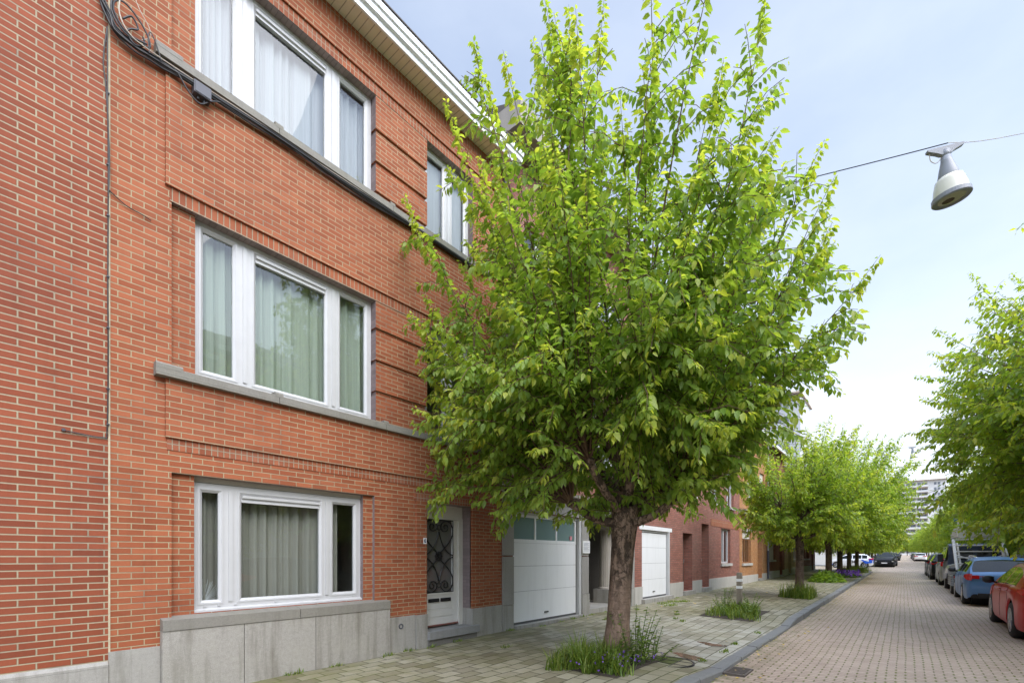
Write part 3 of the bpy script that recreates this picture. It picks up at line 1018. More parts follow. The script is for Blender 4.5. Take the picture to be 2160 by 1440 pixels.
# soldier courses over the openings
for (a, b, zb, zt, y0) in ((1.575, 6.56, 2.80, 2.924, -0.008), (1.625, 4.14, 2.56, 2.68, 0.02), (1.60, 6.48, 5.46, 5.604, -0.006), (1.60, 6.48, 8.51, 8.658, -0.006), (4.882, 6.52, 2.562, 2.668, -0.035)):
    mb = MB(left_T)
    mb.box(a, b, y0, 0.235, zb - 0.004, zt, 0, {'b': 1})
    mb.build('soldier_course', [SOLD_A, MAUVE_S], hA)
mb = MB(left_T); mb.box(1.558, 7.033, -0.03, 0.02, 8.992, 9.16)
mb.build('soldier_course', SOLD_A, hA)
# door surround: brick strips a little proud of the wall, stone feet
def boxes(name, mat, parent, *bs):
    for b in bs:
        m_ = MB(left_T); m_.box(*b); m_.build(name, mat, parent)
boxes('door_surround', BRICK_A, hA, (4.912, 5.121, -0.036, 0.02, 0.72, 2.56), (6.179, 6.50, -0.036, 0.02, 0.72, 2.56))
boxes('plinth', BLUESTONE, hA, (1.09, 1.512, -0.012, 0.03, 0.0, 0.72), (4.372, 4.90, -0.012, 0.03, 0.0, 0.725), (4.906, 5.125, -0.05, 0.24, 0.0, 0.722), (6.175, 6.515, -0.05, 0.24, 0.0, 0.722), (6.522, 7.03, -0.014, 0.03, 0.0, 0.722))
mb = MB(left_T)
for a, b in ((1.512, 2.31), (2.314, 3.19), (3.194, 4.366)):
    mb.box(a + 0.002, b - 0.002, -0.085, 0.04, 0.0, 0.872)
mb.build('plinth', m_stone('stained_plinth_slab', (0.37, 0.35, 0.315), speck=0.5, streak=0.85, green=0.16, scale=22), hA, )
mb = MB(left_T)
for a, b in ((1.512, 2.98), (2.984, 4.366)):
    mb.prism([(-0.095, 0.876), (-0.095, 0.99), (0.0, 1.01), (0.16, 1.045), (0.16, 0.876)], a + 0.002, b - 0.002)
mb.build('sill', SILLSTONE, hA)
# round vent in the plinth
mb = MB(left_T)
mb.lathe([(0.0, -0.008), (0.022, -0.008), (0.026, -0.02), (0.04, -0.022), (0.045, -0.012)], (4.62, 0, 0.575), 'y', 20)
mb.build('vent_hole', PLASTIC_G, hA)

sill(hA, left_T, 1.455, 6.60, 3.665, joints=(2.72, 4.30), raise_at=((1.46, 1.70), (2.67, 2.77), (4.26, 4.34)))
sill(hA, left_T, 1.455, 6.60, 6.995, joints=(2.72, 4.42), raise_at=((1.46, 1.70), (2.67, 2.77), (4.38, 4.46)))

pvc_window(hA, left_T, 1.842, 3.985, 1.055, 2.50, FR, [(2.14, 2.336), (3.381, 3.535)], vent=1)
mb = MB(left_T); mb.box(1.842, 3.985, FR - 0.01, FR + 0.08, 2.505, 2.60); mb.build('shutter_box', BEIGE, hA)
mb = MB(left_T)
mb.prism([(FR - 0.045, 1.03), (FR - 0.045, 1.05), (FR + 0.01, 1.07), (FR + 0.01, 1.03)], 1.842, 3.985)
for x in (1.95, 2.10, 2.28, 2.75, 3.3, 3.85):
    mb.box(x, x + 0.03, FR - 0.012, FR + 0.002, 1.085, 1.10)
mb.build('window_threshold', PVC, hA)
pvc_window(hA, left_T, 1.851, 4.168, 3.685, 5.47, FR, [(2.294, 2.498), (3.464, 3.644)], vent=1)
pvc_window(hA, left_T, 1.851, 4.168, 7.01, 8.515, FR, [(2.294, 2.498), (3.464, 3.644)], vent=1)
pvc_window(hA, left_T, 5.162, 6.23, 3.685, 5.47, FR, [(5.643, 5.812)])
pvc_window(hA, left_T, 5.162, 6.23, 7.01, 8.515, FR, [(5.643, 5.812)], vent=1)
room(hA, left_T, 1.4, 4.6, 0.7, 2.62, 0.25, 3.2)
room(hA, left_T, 1.4, 4.5, 3.55, 5.6, 0.25, 3.2)
room(hA, left_T, 1.4, 4.5, 6.9, 8.6, 0.25, 3.2)
room(hA, left_T, 4.9, 6.6, 3.55, 5.6, 0.25, 2.2)
room(hA, left_T, 4.9, 6.6, 6.9, 8.6, 0.25, 2.2)

# front door
DY = 0.22
mb = MB(left_T)
mb.box(5.121, 5.15, DY, DY + 0.08, 0.42, 2.33); mb.box(6.085, 6.178, DY - 0.015, DY + 0.08, 0.42, 2.33)
mb.box(5.121, 6.178, DY - 0.004, DY + 0.08, 2.33, 2.56); mb.box(5.121, 6.178, DY - 0.014, DY + 0.06, 2.315, 2.35)
mb.build('door_frame', BEIGE if False else m_plain('door_frame_paint', (0.62, 0.60, 0.545), 0.4, 0.03), hA)
mb = MB(left_T)
lx0, lx1, lz0, lz1 = 5.153, 6.083, 0.475, 2.312
gx0, gx1, gz0, gz1 = 5.285, 5.955, 1.03, 2.30
mb.wall(lx0, lx1, lz0, lz1, DY + 0.025, [(gx0, gx1, gz0, gz1, 0.03), (5.27, 5.97, 0.735, 0.752, 0.012), (5.27, 5.97, 0.60, 0.616, 0.012)], 0)
for a, b, c, d in ((gx0 - 0.03, gx0, gz0 - 0.03, gz1), (gx1, gx1 + 0.03, gz0 - 0.03, gz1), (gx0, gx1, gz0 - 0.03, gz0)):
    mb.box(a, b, DY + 0.005, DY + 0.026, c, d)
mb.quad((5.27, DY + 0.037, 0.59), (5.97, DY + 0.037, 0.59), (5.97, DY + 0.037, 0.76), (5.27, DY + 0.037, 0.76))
door = mb.build('door', DOORWHITE, hA)
mb = MB(left_T); mb.quad((gx0, DY + 0.05, gz0), (gx1, DY + 0.05, gz0), (gx1, DY + 0.05, gz1), (gx0, DY + 0.05, gz1)); mb.build('pane', GLASS_DOOR, door)
mb = MB(left_T)
for x in (5.39, 5.665):
    mb.box(x, x + 0.235, DY + 0.004, DY + 0.026, 0.868, 0.93)
    mb.box(x + 0.03, x + 0.205, DY - 0.006, DY + 0.004, 0.89, 0.925)
    mb.tube([(x + 0.01, DY - 0.002, 0.90), (x + 0.12, DY - 0.012, 0.885), (x + 0.225, DY - 0.002, 0.905)], 0.008, 6)
mb.build('letter_plate', IRON, door)
# wrought iron grille
mb = MB(left_T)
gy = DY + 0.012
cx, cz = (gx0 + gx1) / 2, (gz0 + gz1) / 2
hw, hh = (gx1 - gx0) / 2 + 0.005, (gz1 - gz0) / 2
def P(u, v):
    return (cx + u * hw, gy, cz + v * hh)
def curve(pts, r=0.011):
    mb.tube(smooth_path([P(*p) for p in pts], 6), r, 6)
for sx in (-1, 1):
    for sz in (-1, 1):
        # big loop running up the edge, over the top and curling into a scroll
        curve([(sx * 0.02, sz * 0.06), (sx * 0.45, sz * 0.25), (sx * 0.85, sz * 0.48), (sx * 0.97, sz * 0.70), (sx * 0.85, sz * 0.90), (sx * 0.5, sz * 0.985), (sx * 0.2, sz * 0.90), (sx * 0.13, sz * 0.79), (sx * 0.28, sz * 0.70), (sx * 0.5, sz * 0.70), (sx * 0.62, sz * 0.78), (sx * 0.55, sz * 0.87), (sx * 0.38, sz * 0.86), (sx * 0.34, sz * 0.79), (sx * 0.44, sz * 0.765)])
        # curve from the middle of the side to the centre top
        curve([(sx * 0.98, sz * 0.02), (sx * 0.6, sz * 0.12), (sx * 0.25, sz * 0.34), (sx * 0.06, sz * 0.58), (sx * 0.03, sz * 0.68)])
for sz in (-1, 1):
    mb.lathe([(0.036, -0.006), (0.05, -0.006), (0.05, 0.006), (0.036, 0.006), (0.036, -0.006)], (cx, gy, cz + sz * 0.79 * hh), 'y', 16)
for k in range(8):
    an = k * math.pi / 4
    mb.lathe([(0.0, -0.014), (0.02, -0.012), (0.028, 0.0), (0.02, 0.01)], (cx + 0.06 * math.cos(an), gy, cz + 0.06 * math.sin(an)), 'y', 10)
mb.lathe([(0.0, -0.025), (0.025, -0.02), (0.035, 0.0)], (cx, gy, cz), 'y', 12)
for a, b in (((-1, -1), (1, -1)), ((1, -1), (1, 1)), ((1, 1), (-1, 1)), ((-1, 1), (-1, -1))):
    mb.tube([P(*a), P(*b)], 0.009, 6)
mb.build('wrought_iron_grille', IRON, door)
mb = MB(left_T); mb.box(lx0, lx1, DY + 0.0, DY + 0.05, 0.45, 0.474); mb.build('door_sill', m_plain('red_brown_rail', (0.22, 0.09, 0.07), 0.5), hA)
mb = MB(left_T); mb.quad((5.0, DY + 0.1, 0.3), (6.3, DY + 0.1, 0.3), (6.3, DY + 0.1, 2.6), (5.0, DY + 0.1, 2.6)); mb.build('hall_interior', ROOMDARK, hA)
mb = MB(left_T)
mb.box(5.123, 6.30, -0.115, 0.3, 0.30, 0.425)
mb.build('doorstep', m_stone('blue_grey_step', (0.27, 0.27, 0.265), streak=0.3), hA)
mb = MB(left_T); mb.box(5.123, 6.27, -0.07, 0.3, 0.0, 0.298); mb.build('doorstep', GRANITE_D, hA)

# eaves: slatted soffit, white box gutter, roof
mb = MB(left_T); mb.box(-4.0, 7.2, -0.31, 0.03, ZE, ZE + 0.02); mb.build('soffit', SOFFIT, hA)
mb = MB(left_T)
gp = [(-0.30, ZE - 0.012), (-0.315, ZE - 0.03), (-0.345, ZE - 0.03), (-0.352, ZE + 0.035), (-0.346, ZE + 0.045), (-0.395, ZE + 0.06), (-0.40, ZE + 0.13), (-0.394, ZE + 0.138), (-0.425, ZE + 0.15), (-0.43, ZE + 0.235), (-0.42, ZE + 0.245), (-0.30, ZE + 0.245)]
mb.prism(gp, -4.0, 3.93); mb.prism(gp, 3.935, 7.2)
mb.prism([(p[0] - 0.006, p[1] - 0.004) for p in gp], 3.90, 3.96)
mb.build('gutter', GUTTER, hA)
mb = MB(left_T)
mb.prism([(-0.445, ZE + 0.25), (-0.445, ZE + 0.268), (4.5, ZE + 2.9), (9.5, ZE + 0.27), (9.5, ZE + 0.2), (4.5, ZE + 2.7), (-0.3, ZE + 0.25)], -4.0, 7.2)
mb.build('roof', ROOFTILE, hA)
mb = MB(left_T)
mb.quad((7.03, 0, 0), (7.03, 9.4, 0), (7.03, 9.4, 9.4), (7.03, 0, 9.4)); mb.quad((1.1, 9.4, 0), (7.03, 9.4, 0), (7.03, 9.4, 9.2), (1.1, 9.4, 9.2))
mb.build('rear_wall', BRICK_C, hA)

# house number, a small enamel plate on the door surround
np_ = thing('house_number_plate', (5.08, D - 0.037, 1.915), 'small white enamel house number 6 plate beside the front door', 'sign')
mb = MB(left_T); mb.box(5.045, 5.112, -0.041, -0.036, 1.865, 1.965); mb.build('plate', WHITEP, np_)
text_mesh('numeral', '6', 0.095, m_plain('enamel_blue', (0.02, 0.04, 0.12), 0.3), np_, (5.079, D - 0.0425, 1.915), (R(90), 0, 0), 0.001, 0.002)

curtain('white net curtain in the top floor three-part window', 1.86, 4.16, 7.0, 8.4, D + 0.27, CURT_W, 0.045, 16, 1)
curtain('white curtain with green reflection painted in, behind the first floor three-part window', 1.86, 4.16, 3.68, 5.42, D + 0.27, CURT_G, 0.05, 15, 2)
curtain('dim grey curtain behind the ground floor window', 1.86, 3.7, 1.06, 2.45, D + 0.30, CURT_D, 0.05, 14, 3)
curtain('plain white blind in the small top floor window', 5.17, 6.22, 7.0, 8.42, D + 0.22, CURT_W, 0.006, 3, 4, name='window_blind')

# glass sunburst ornament standing on the inner sill of the ground floor window
mb = MB()
for k in range(34):
    an = math.pi * k / 33
    mb.tube([(2.0 + 0.02 * math.cos(an), D + 0.26, 1.14 + 0.02 * math.sin(an)), (2.0 + (0.17 + 0.03 * (k % 2)) * math.cos(an), D + 0.26 + 0.02 * math.sin(k * 1.3), 1.14 + (0.2 + 0.03 * (k % 3)) * math.sin(an))], 0.0028, 4)
mb.box(1.95, 2.05, D + 0.24, D + 0.28, 1.10, 1.145)
tag(mb.build('sunburst_ornament', m_plain('pale_glass_rods', (0.6, 0.6, 0.62), 0.2)), 'pale sunburst ornament of thin rods inside the ground floor window', 'ornament')

# ------------------------------------------------------------------ house on the left
hL = thing('brick_house', (-3.5, D, 0), 'dark red brick house with cream joints at the left edge', 'house', 'houses along the left side of the street')
mb = MB(left_T)
mb.wall(-4.0, 1.092, 0.0, 10.5, -0.004, [(-3.3, -1.6, 1.2, 2.6, 0.15), (-3.3, -1.6, 4.0, 5.6, 0.15)], 0)
mb.quad((-4.0, -0.004, 0), (-4.0, 9, 0), (-4.0, 9, 10.5), (-4.0, -0.004, 10.5)); mb.quad((1.091, -0.004, 0), (1.091, 0.1, 0), (1.091, 0.1, 10.5), (1.091, -0.004, 10.5))
mb.build('wall', BRICK_L, hL)
mb = MB(left_T); mb.box(-4.0, 1.086, -0.03, 0.02, 0.0, 0.575); mb.prism([(-0.03, 0.577), (-0.03, 0.60), (-0.004, 0.632), (0.02, 0.632), (0.02, 0.577)], -4.0, 1.086)
mb.build('plinth', BLUESTONE, hL)
mb = MB(left_T); mb.box(1.090, 1.106, -0.008, 0.02, 0.0, 9.16); mb.build('mortar_joint', m_plain('pale_mortar', (0.5, 0.42, 0.29), 0.9, 0.2, 12, bump=0.4), hL)
for zb, zt in ((1.2, 2.6), (4.0, 5.6)):
    pvc_window(hL, left_T, -3.3, -1.6, zb, zt, 0.1, [(-2.5, -2.4)])
    room(hL, left_T, -3.6, -1.4, zb - 0.1, zt + 0.1, 0.2, 1.6)

# ------------------------------------------------------------------ other houses
HG_L = 'houses along the left side of the street'
HG_R = 'houses along the right side of the street'

def house(label, T, x0, x1, ztop, mat, ops, plinth=(PALESTONE, 0.6), depth=9.0, eave=0.35, group=HG_L, stone=None, gut=GUTTER, name='town_house', detail=False, roof=True, roofh=2.6, sidewalls=True):
    loc = T(x0, 0, 0)
    zb = zg(x0) - 0.1
    h = thing(name, (loc[0], loc[1], zp(x0)), label, 'house', group)
    holes = [(o['x'][0], o['x'][1], o['z'][0], o['z'][1], o.get('d', 0.14)) for o in ops]
    mb = MB(T)
    mb.wall(x0, x1, zb, ztop, 0.0, holes, 0)
    mb.quad((x0, depth, zb), (x1, depth, zb), (x1, depth, ztop), (x0, depth, ztop))
    if sidewalls:
        for x in (x0 + 0.002, x1 - 0.002):
            mb.quad((x, 0.0, zb), (x, depth, zb), (x, depth, ztop), (x, 0.0, ztop))
    mb.build('wall', mat, h)
    if plinth:
        pm, ph = plinth
        segs = []
        cur = x0 + 0.003
        for o in sorted([o for o in ops if o['z'][0] < ph], key=lambda o: o['x'][0]):
            segs.append((cur, o['x'][0], ph)); 
            if o['z'][0] > zb + 0.35:
                segs.append((o['x'][0], o['x'][1], o['z'][0]))
            cur = o['x'][1]
        segs.append((cur, x1 - 0.003, ph))
        mb = MB(T)
        for a, b, t_ in segs:
            if b - a > 0.03:
                mb.box(a + 0.002, b - 0.002, -0.025, 0.02, zb, t_)
        mb.build('plinth', pm, h)
    for o in ops:
        a, b = o['x']; c, e = o['z']; d = o.get('d', 0.14)
        k = o['k']
        if k == 'win':
            n = o.get('n', 2)
            posts = [(a + (b - a) * i / n - 0.05, a + (b - a) * i / n + 0.05) for i in range(1, n)]
            top = e
            sh = o.get('shutter', 0)
            if sh:
                top = e - (e - c) * sh
                mb = MB(T); mb.box(a + 0.002, b - 0.002, d - 0.06, d - 0.02, top, e - 0.002); mb.build('roller_shutter', SHUTTER, h)
            if top - c > 0.3:
                fr = pvc_window(h, T, a, b, c, top, d - 0.03, posts, mat=o.get('m', PVC), glass=GLASS, detail=detail)
                room(h, T, a - 0.2, b + 0.2, c - 0.1, e + 0.1, d + 0.06, d + 1.6)
                if o.get('net', True):
                    mb = MB(T); mb.quad((a, d + 0.2, c), (b, d + 0.2, c), (b, d + 0.2, e), (a, d + 0.2, e)); mb.build('net_curtain', CURT_W, h)
            mb = MB(T); mb.box(a - 0.1, b + 0.1, -0.07, d, c - 0.12, c - 0.003); mb.build('sill', PALESTONE, h)
            if o.get('lintel'):
                mb = MB(T); mb.box(a - 0.15, b + 0.15, -0.012, 0.02, e + 0.002, e + 0.2, 0); mb.build('lintel', o['lintel'], h)
        elif k == 'door':
            mb = MB(T)
            mb.wall(a, b, c, e, d - 0.01, [(a + 0.22, b - 0.22, c + (e - c) * 0.5, e - 0.25, 0.03)], 0)
            dd = mb.build('door', o.get('m', DOORWHITE), h)
            mb = MB(T); mb.quad((a + 0.22, d + 0.015, c + (e - c) * 0.5), (b - 0.22, d + 0.015, c + (e - c) * 0.5), (b - 0.22, d + 0.015, e - 0.25), (a + 0.22, d + 0.015, e - 0.25)); mb.build('pane', CARGLASS, dd)
            mb = MB(T); mb.tube([(b - 0.13, d - 0.05, c + 1.0), (b - 0.13, d - 0.05, c + 1.14)], 0.012, 6); mb.build('handle', STEEL, dd)
            mb = MB(T); mb.box(a - 0.05, b + 0.05, -0.12, d, c - 0.2, c - 0.004); mb.build('doorstep', BLUESTONE, h)
    if roof:
        mb = MB(T)
        mb.prism([(-eave, ztop), (-eave, ztop + 0.03), (depth / 2, ztop + roofh), (depth, ztop + 0.02), (depth, ztop)], x0 + 0.004, x1 - 0.004)
        mb.build('roof', ROOFTILE, h)
        mb = MB(T)
        mb.prism([(-eave - 0.11, ztop + 0.02), (-eave - 0.12, ztop + 0.16), (-eave - 0.001, ztop + 0.16), (-eave - 0.001, ztop + 0.02)], x0 + 0.004, x1 - 0.004)
        mb.build('gutter', gut, h)
    return h

def win(a, b, c, e, **k):
    return dict(k='win', x=(a, b), z=(c, e), **k)

# house B: terrazzo ground floor with garage and a recessed porch with a fluted column
opsB = [win(7.75, 9.5, 3.9, 5.5, n=3), win(10.5, 12.3, 3.9, 5.5, n=3), win(7.75, 9.5, 7.0, 8.6, n=3), win(10.5, 12.3, 7.0, 8.6, n=3),
        dict(k='garage', x=(7.385, 9.988), z=(0.26, 2.58), d=0.12), dict(k='porch', x=(10.325, 12.72), z=(0.33, 2.56), d=1.5)]
hB = house('red-brown house with grey terrazzo ground floor, white garage door and columned porch', left_T, 7.04, 12.93, 9.9, BRICK_C, opsB, None, roof=False, name='town_house')
mb = MB(left_T)
y = -0.03
# cladding slabs of the ground floor, with open joints
def slab(a, b, c, e, y0=-0.03, mi=0):
    mb.box(a + 0.004, b - 0.004, y0, 0.015, c + 0.004, e - 0.004, mi)
slab(7.042, 7.385, 0.70, 1.66); slab(7.042, 7.385, 1.68, 2.585)
slab(7.042, 8.62, 2.59, 3.02); slab(8.62, 9.87, 2.59, 3.02); slab(9.87, 10.2, 2.59, 3.02); slab(10.2, 11.6, 2.575, 3.02); slab(11.6, 12.925, 2.575, 3.02)
slab(9.99, 10.322, 0.75, 1.66); slab(9.99, 10.322, 1.675, 2.58)
slab(12.72, 12.925, 0.75, 1.67); slab(12.72, 12.925, 1.68, 2.57)
mb.build('cladding', GRANITE, hB)
boxes('plinth', BLUESTONE, hB, (7.045, 7.38, -0.025, 0.015, 0.0, 0.698), (9.99, 10.33, -0.045, 0.015, 0.0, 0.745), (12.71, 12.93, -0.045, 0.015, 0.0, 0.745))
mb = MB(left_T)                           # porch recess lining
mb.quad((10.328, 0.02, 0.2), (10.328, 1.49, 0.2), (10.328, 1.49, 2.55), (10.328, 0.02, 2.55))
mb.quad((12.716, 0.02, 0.2), (12.716, 1.49, 0.2), (12.716, 1.49, 2.55), (12.716, 0.02, 2.55))
mb.quad((10.33, 1.488, 0.2), (12.71, 1.488, 0.2), (12.71, 1.488, 2.55), (10.33, 1.488, 2.55))
mb.quad((10.33, 0.02, 2.553), (12.71, 0.02, 2.553), (12.71, 1.49, 2.553), (10.33, 1.49, 2.553))
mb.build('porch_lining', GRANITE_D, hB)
mb = MB(left_T); mb.box(10.335, 12.705, -0.03, 1.48, 0.1, 0.345); mb.build('porch_floor', BLUESTONE, hB)
mb = MB(left_T)
n = 64
prof = []
verts = []
for (zz, rr) in ((0.80, 0.185), (2.40, 0.165), ):
    for k in range(n):
        an = 2 * math.pi * k / n
        r_ = rr * (1 - 0.07 * abs(math.sin(an * 10)))
        verts.append((12.25 + r_ * math.cos(an), 0.55 + r_ * math.sin(an), zz))
mb.add(verts, [(k, (k + 1) % n, n + (k + 1) % n, n + k) for k in range(n)])
mb.lathe([(0.165, 2.40), (0.2, 2.42), (0.2, 2.46), (0.24, 2.49), (0.24, 2.55)], (12.25, 0.55, 0), 'z', 32)
mb.lathe([(0.21, 0.74), (0.21, 0.77), (0.185, 0.80)], (12.25, 0.55, 0), 'z', 32)
mb.build('fluted_column', CONCRETE, hB)
mb = MB(left_T); mb.box(12.0, 12.5, 0.3, 0.8, 0.346, 0.738); mb.build('column_base', BLUESTONE, hB)
mb = MB(left_T)
mb.wall(10.7, 11.7, 0.346, 2.5, 1.44, [(10.9, 11.5, 1.2, 2.3, 0.03)], 0); pd = mb.build('door', GREYC, hB)
mb = MB(left_T); mb.quad((10.9, 1.465, 1.2), (11.5, 1.465, 1.2), (11.5, 1.465, 2.3), (10.9, 1.465, 2.3)); mb.build('pane', CARGLASS, pd)

def garage_door(parent, T, x0, x1, z0, z1, y, rows, glazed=0, frame_r=0.1):
    """sectional door: panels with fine joints, white frame post on the right"""
    mb = MB(T)
    mb.box(x1 - frame_r, x1, y - 0.075, y + 0.05, z0 - 0.04, z1); mb.box(x0, x1 - frame_r, y - 0.03, y + 0.05, z1 - 0.05, z1)
    mb.build('door_frame', PVC, parent)
    mb = MB(T)
    xs1 = x1 - frame_r - 0.035
    for a, b in zip(rows[:-1], rows[1:]):
        mb.box(x0 + 0.005, xs1, y + 0.005, y + 0.045, a + 0.004, b - 0.004)
    gd = mb.build('garage_door', GARAGE, parent)
    mb = MB(T); mb.box(x0 + 0.006, xs1 - 0.001, y + 0.014, y + 0.05, rows[0], rows[-1]); mb.build('panel_joint', JOINTG, gd)
    xh = (x0 + xs1) / 2
    mb = MB(T); mb.box(xh - 0.07, xh + 0.07, y - 0.018, y + 0.004, rows[0] + 0.12, rows[0] + 0.15); mb.build('pull_handle', PVC_G, gd)
    mb = MB(T)
    mb.box(xs1, x1 - frame_r, y + 0.02, y + 0.05, z0, z1 - 0.05); mb.box(x0 + 0.005, xs1, y + 0.002, y + 0.05, z0 - 0.03, rows[0] - 0.002)
    mb.build('rubber_seal', PVC_G, gd)
    if glazed:
        zt0, zt1 = rows[-1], z1 - 0.05
        mb = MB(T)
        fr_ = 0.05
        mb.box(x0 + 0.005, xs1, y, y + 0.045, zt0, zt0 + 0.075); mb.box(x0 + 0.005, xs1, y, y + 0.045, zt1 - fr_, zt1)
        W = xs1 - x0
        for i in range(glazed + 1):
            c = x0 + 0.005 + (W - 0.005 - fr_) * i / glazed
            mb.box(c, c + fr_, y, y + 0.045, zt0 + 0.075, zt1 - fr_)
        mb.build('glazing_bar', GARAGE, gd)
        for i in range(glazed):
            c = x0 + 0.005 + (W - 0.005 - fr_) * i / glazed
            c2 = x0 + 0.005 + (W - 0.005 - fr_) * (i + 1) / glazed
            mb = MB(T); mb.quad((c + fr_, y + 0.02, zt0 + 0.075), (c2, y + 0.02, zt0 + 0.075), (c2, y + 0.02, zt1 - fr_), (c + fr_, y + 0.02, zt1 - fr_)); mb.build('pane', GLASS_F, gd)
            mb = MB(T); mb.quad((c, y + 0.3, zt0), (c2, y + 0.3, zt0), (c2, y + 0.3, zt1), (c, y + 0.3, zt1)); mb.build('garage_interior', ROOMDARK, gd)
    return gd
gdB = garage_door(hB, left_T, 7.39, 9.99, 0.285, 2.58, 0.06, (0.305, 0.935, 1.46, 1.945), 3)
mb = MB(left_T); mb.box(9.60, 9.685, 0.057, 0.079, 2.05, 2.14); mb.build('alarm_sticker', m_plain('red_white_sticker', (0.6, 0.25, 0.28), 0.4, 0.6, 40), gdB)
mb = MB(left_T); mb.box(7.39, 9.99, -0.1, 0.12, 0.05, 0.262); mb.build('threshold', BLUESTONE, hB)
sg = thing('name_plaque', (10.16, D - 0.035, 1.75), 'small pale plaque on the stone pillar right of the garage door', 'sign')
mb = MB(left_T); mb.box(9.995, 10.325, -0.058, -0.034, 1.74, 2.04); mb.build('plate', WHITEP, sg)
mb = MB(left_T)
for i, (z_, m_) in enumerate(((1.985, 0), (1.955, 1), (1.925, 0), (1.89, 1), (1.86, 1), (1.83, 1), (1.795, 1))):
    mb.box(10.03, 10.29 - 0.05 * (i % 3 == 1), -0.0605, -0.058, z_, z_ + 0.012)
mb.build('lettering', m_plain('grey_print', (0.35, 0.36, 0.42), 0.5), sg)
mb = MB(left_T)
mb.prism([(-0.5, 9.82), (-0.5, 10.3), (0.2, 10.3), (0.2, 9.82)], 7.0, 12.95)
mb.build('concrete_eaves', CONCRETE, hB)
mb = MB(left_T); mb.prism([(-0.4, 10.3), (4.5, 12.3), (9, 10.3)], 7.04, 12.93); mb.build('roof', ROOFTILE, hB)
mb = MB(left_T)
mb.prism([(-0.16, 3.03), (-0.16, 3.10), (0.01, 3.12), (0.01, 3.03)], 7.04, 12.9)
mb.build('ledge', CONCRETE, hB)

# rainwater pipe between houses A and B
dp = thing('drainpipe', (7.06, D - 0.06, 3.1), 'thin dark drainpipe on the seam between the orange-red house and the garage house', 'drainpipe')
mb = MB(left_T); mb.tube([(7.06, -0.075, 3.12), (7.06, -0.075, 9.2)], 0.04, 10); mb.build('pipe', PLASTIC_G, dp)
for z in (3.6, 5.2, 6.8, 8.4):
    mb = MB(left_T)
    mb.tube([(7.06, -0.075, z), (7.06, -0.075, z + 0.04)], 0.048, 10)
    mb.build('bracket', STEEL, dp)
sc = thing('security_camera', (7.0, D - 0.1, 2.93), 'small dome security camera at the corner of the orange-red house', 'camera')
mb = MB(left_T); mb.box(6.93, 7.03, -0.08, -0.03, 2.98, 3.06); mb.build('bracket', WHITEP, sc)
mb = MB(left_T); mb.tube([(6.97, -0.06, 2.975), (6.95, -0.17, 2.94)], [0.035, 0.045], 12); mb.build('housing', WHITEP, sc)
mb = MB(left_T); mb.tube([(6.9505, -0.1705, 2.9395), (6.948, -0.18, 2.937)], 0.034, 12); mb.build('lens', CARGLASS, sc)

# house C
opsC = [dict(k='garage', x=(13.488, 15.66), z=(0.36, 2.47), d=0.12), dict(k='door', x=(16.92, 17.9), z=(0.42, 2.5), d=0.32, m=m_plain('brown_door', (0.16, 0.09, 0.07), 0.5)),
        dict(k='door', x=(18.95, 19.85), z=(0.45, 2.95), d=0.3, m=DOORWHITE), win(21.55, 22.95, 1.36, 2.88, n=2),
        win(14.0, 15.4, 3.9, 5.5), win(16.8, 18.2, 3.9, 5.5), win(20.0, 21.2, 3.9, 5.5), win(22.3, 23.5, 3.9, 5.5),
        win(14.0, 15.4, 6.8, 8.3), win(16.8, 18.2, 6.8, 8.3), win(20.0, 21.2, 6.8, 8.3), win(22.3, 23.5, 6.8, 8.3)]
hC = house('long red-brown brick house with a white garage door beside the tree trunk', left_T, 12.935, 24.5, 9.3, BRICK_C, opsC, (PALESTONE, 0.76))
gdC = garage_door(hC, left_T, 13.49, 15.66, 0.40, 2.47, 0.06, (0.42, 0.95, 1.45, 1.94, 2.40), 0)
mb = MB(left_T); mb.box(13.4, 15.7, -0.14, 0.12, 0.05, 0.375); mb.build('threshold', BLUESTONE, hC)
mb = MB(left_T); mb.box(13.3, 15.85, -0.015, 0.02, 2.475, 2.60); mb.build('lintel', WHITEP, hC)
mb = MB(left_T); mb.box(17.2, 17.62, 0.29, 0.32, 1.36, 1.42); mb.build('letter_plate', BLACKM, hC)
mb = MB(left_T); mb.box(20.1, 24.49, -0.014, 0.02, 2.92, 3.2); mb.build('lintel', SOLD_A, hC)

# house D, ochre brick with brown joinery and roller shutters
opsD = [win(25.03, 26.75, 1.33, 2.9, n=2, shutter=0.22, m=OCHREWOOD), dict(k='door', x=(28.2, 29.2), z=(0.48, 2.9), d=0.35, m=OCHREWOOD),
        win(26.0, 27.75, 4.72, 6.25, shutter=0.999), win(28.6, 29.7, 4.72, 6.25, shutter=0.6)]
hD = house('ochre brick house with brown window frame and cream roller shutters', left_T, 24.505, 30.45, 8.15, BRICK_D, opsD, (PALESTONE, 0.72), eave=0.3)
mb = MB(left_T); mb.box(24.51, 30.44, -0.22, 0.02, 3.72, 3.86); mb.box(24.51, 30.44, -0.26, 0.02, 3.86, 3.92); mb.build('cornice', CONCRETE, hD)
for xx in (25.3, 26.6, 27.9, 29.2):
    mb = MB(left_T); mb.prism([(-0.18, 3.715), (0.015, 3.715), (0.015, 3.45)], xx, xx + 0.12); mb.build('corbel', CONCRETE, hD)
for (a, b, z_) in ((24.9, 26.9, 2.905), (25.8, 28.0, 6.26)):
    mb = MB(left_T); mb.box(a, b, -0.04, 0.02, z_, z_ + 0.14); mb.build('lintel', CONCRETE, hD)
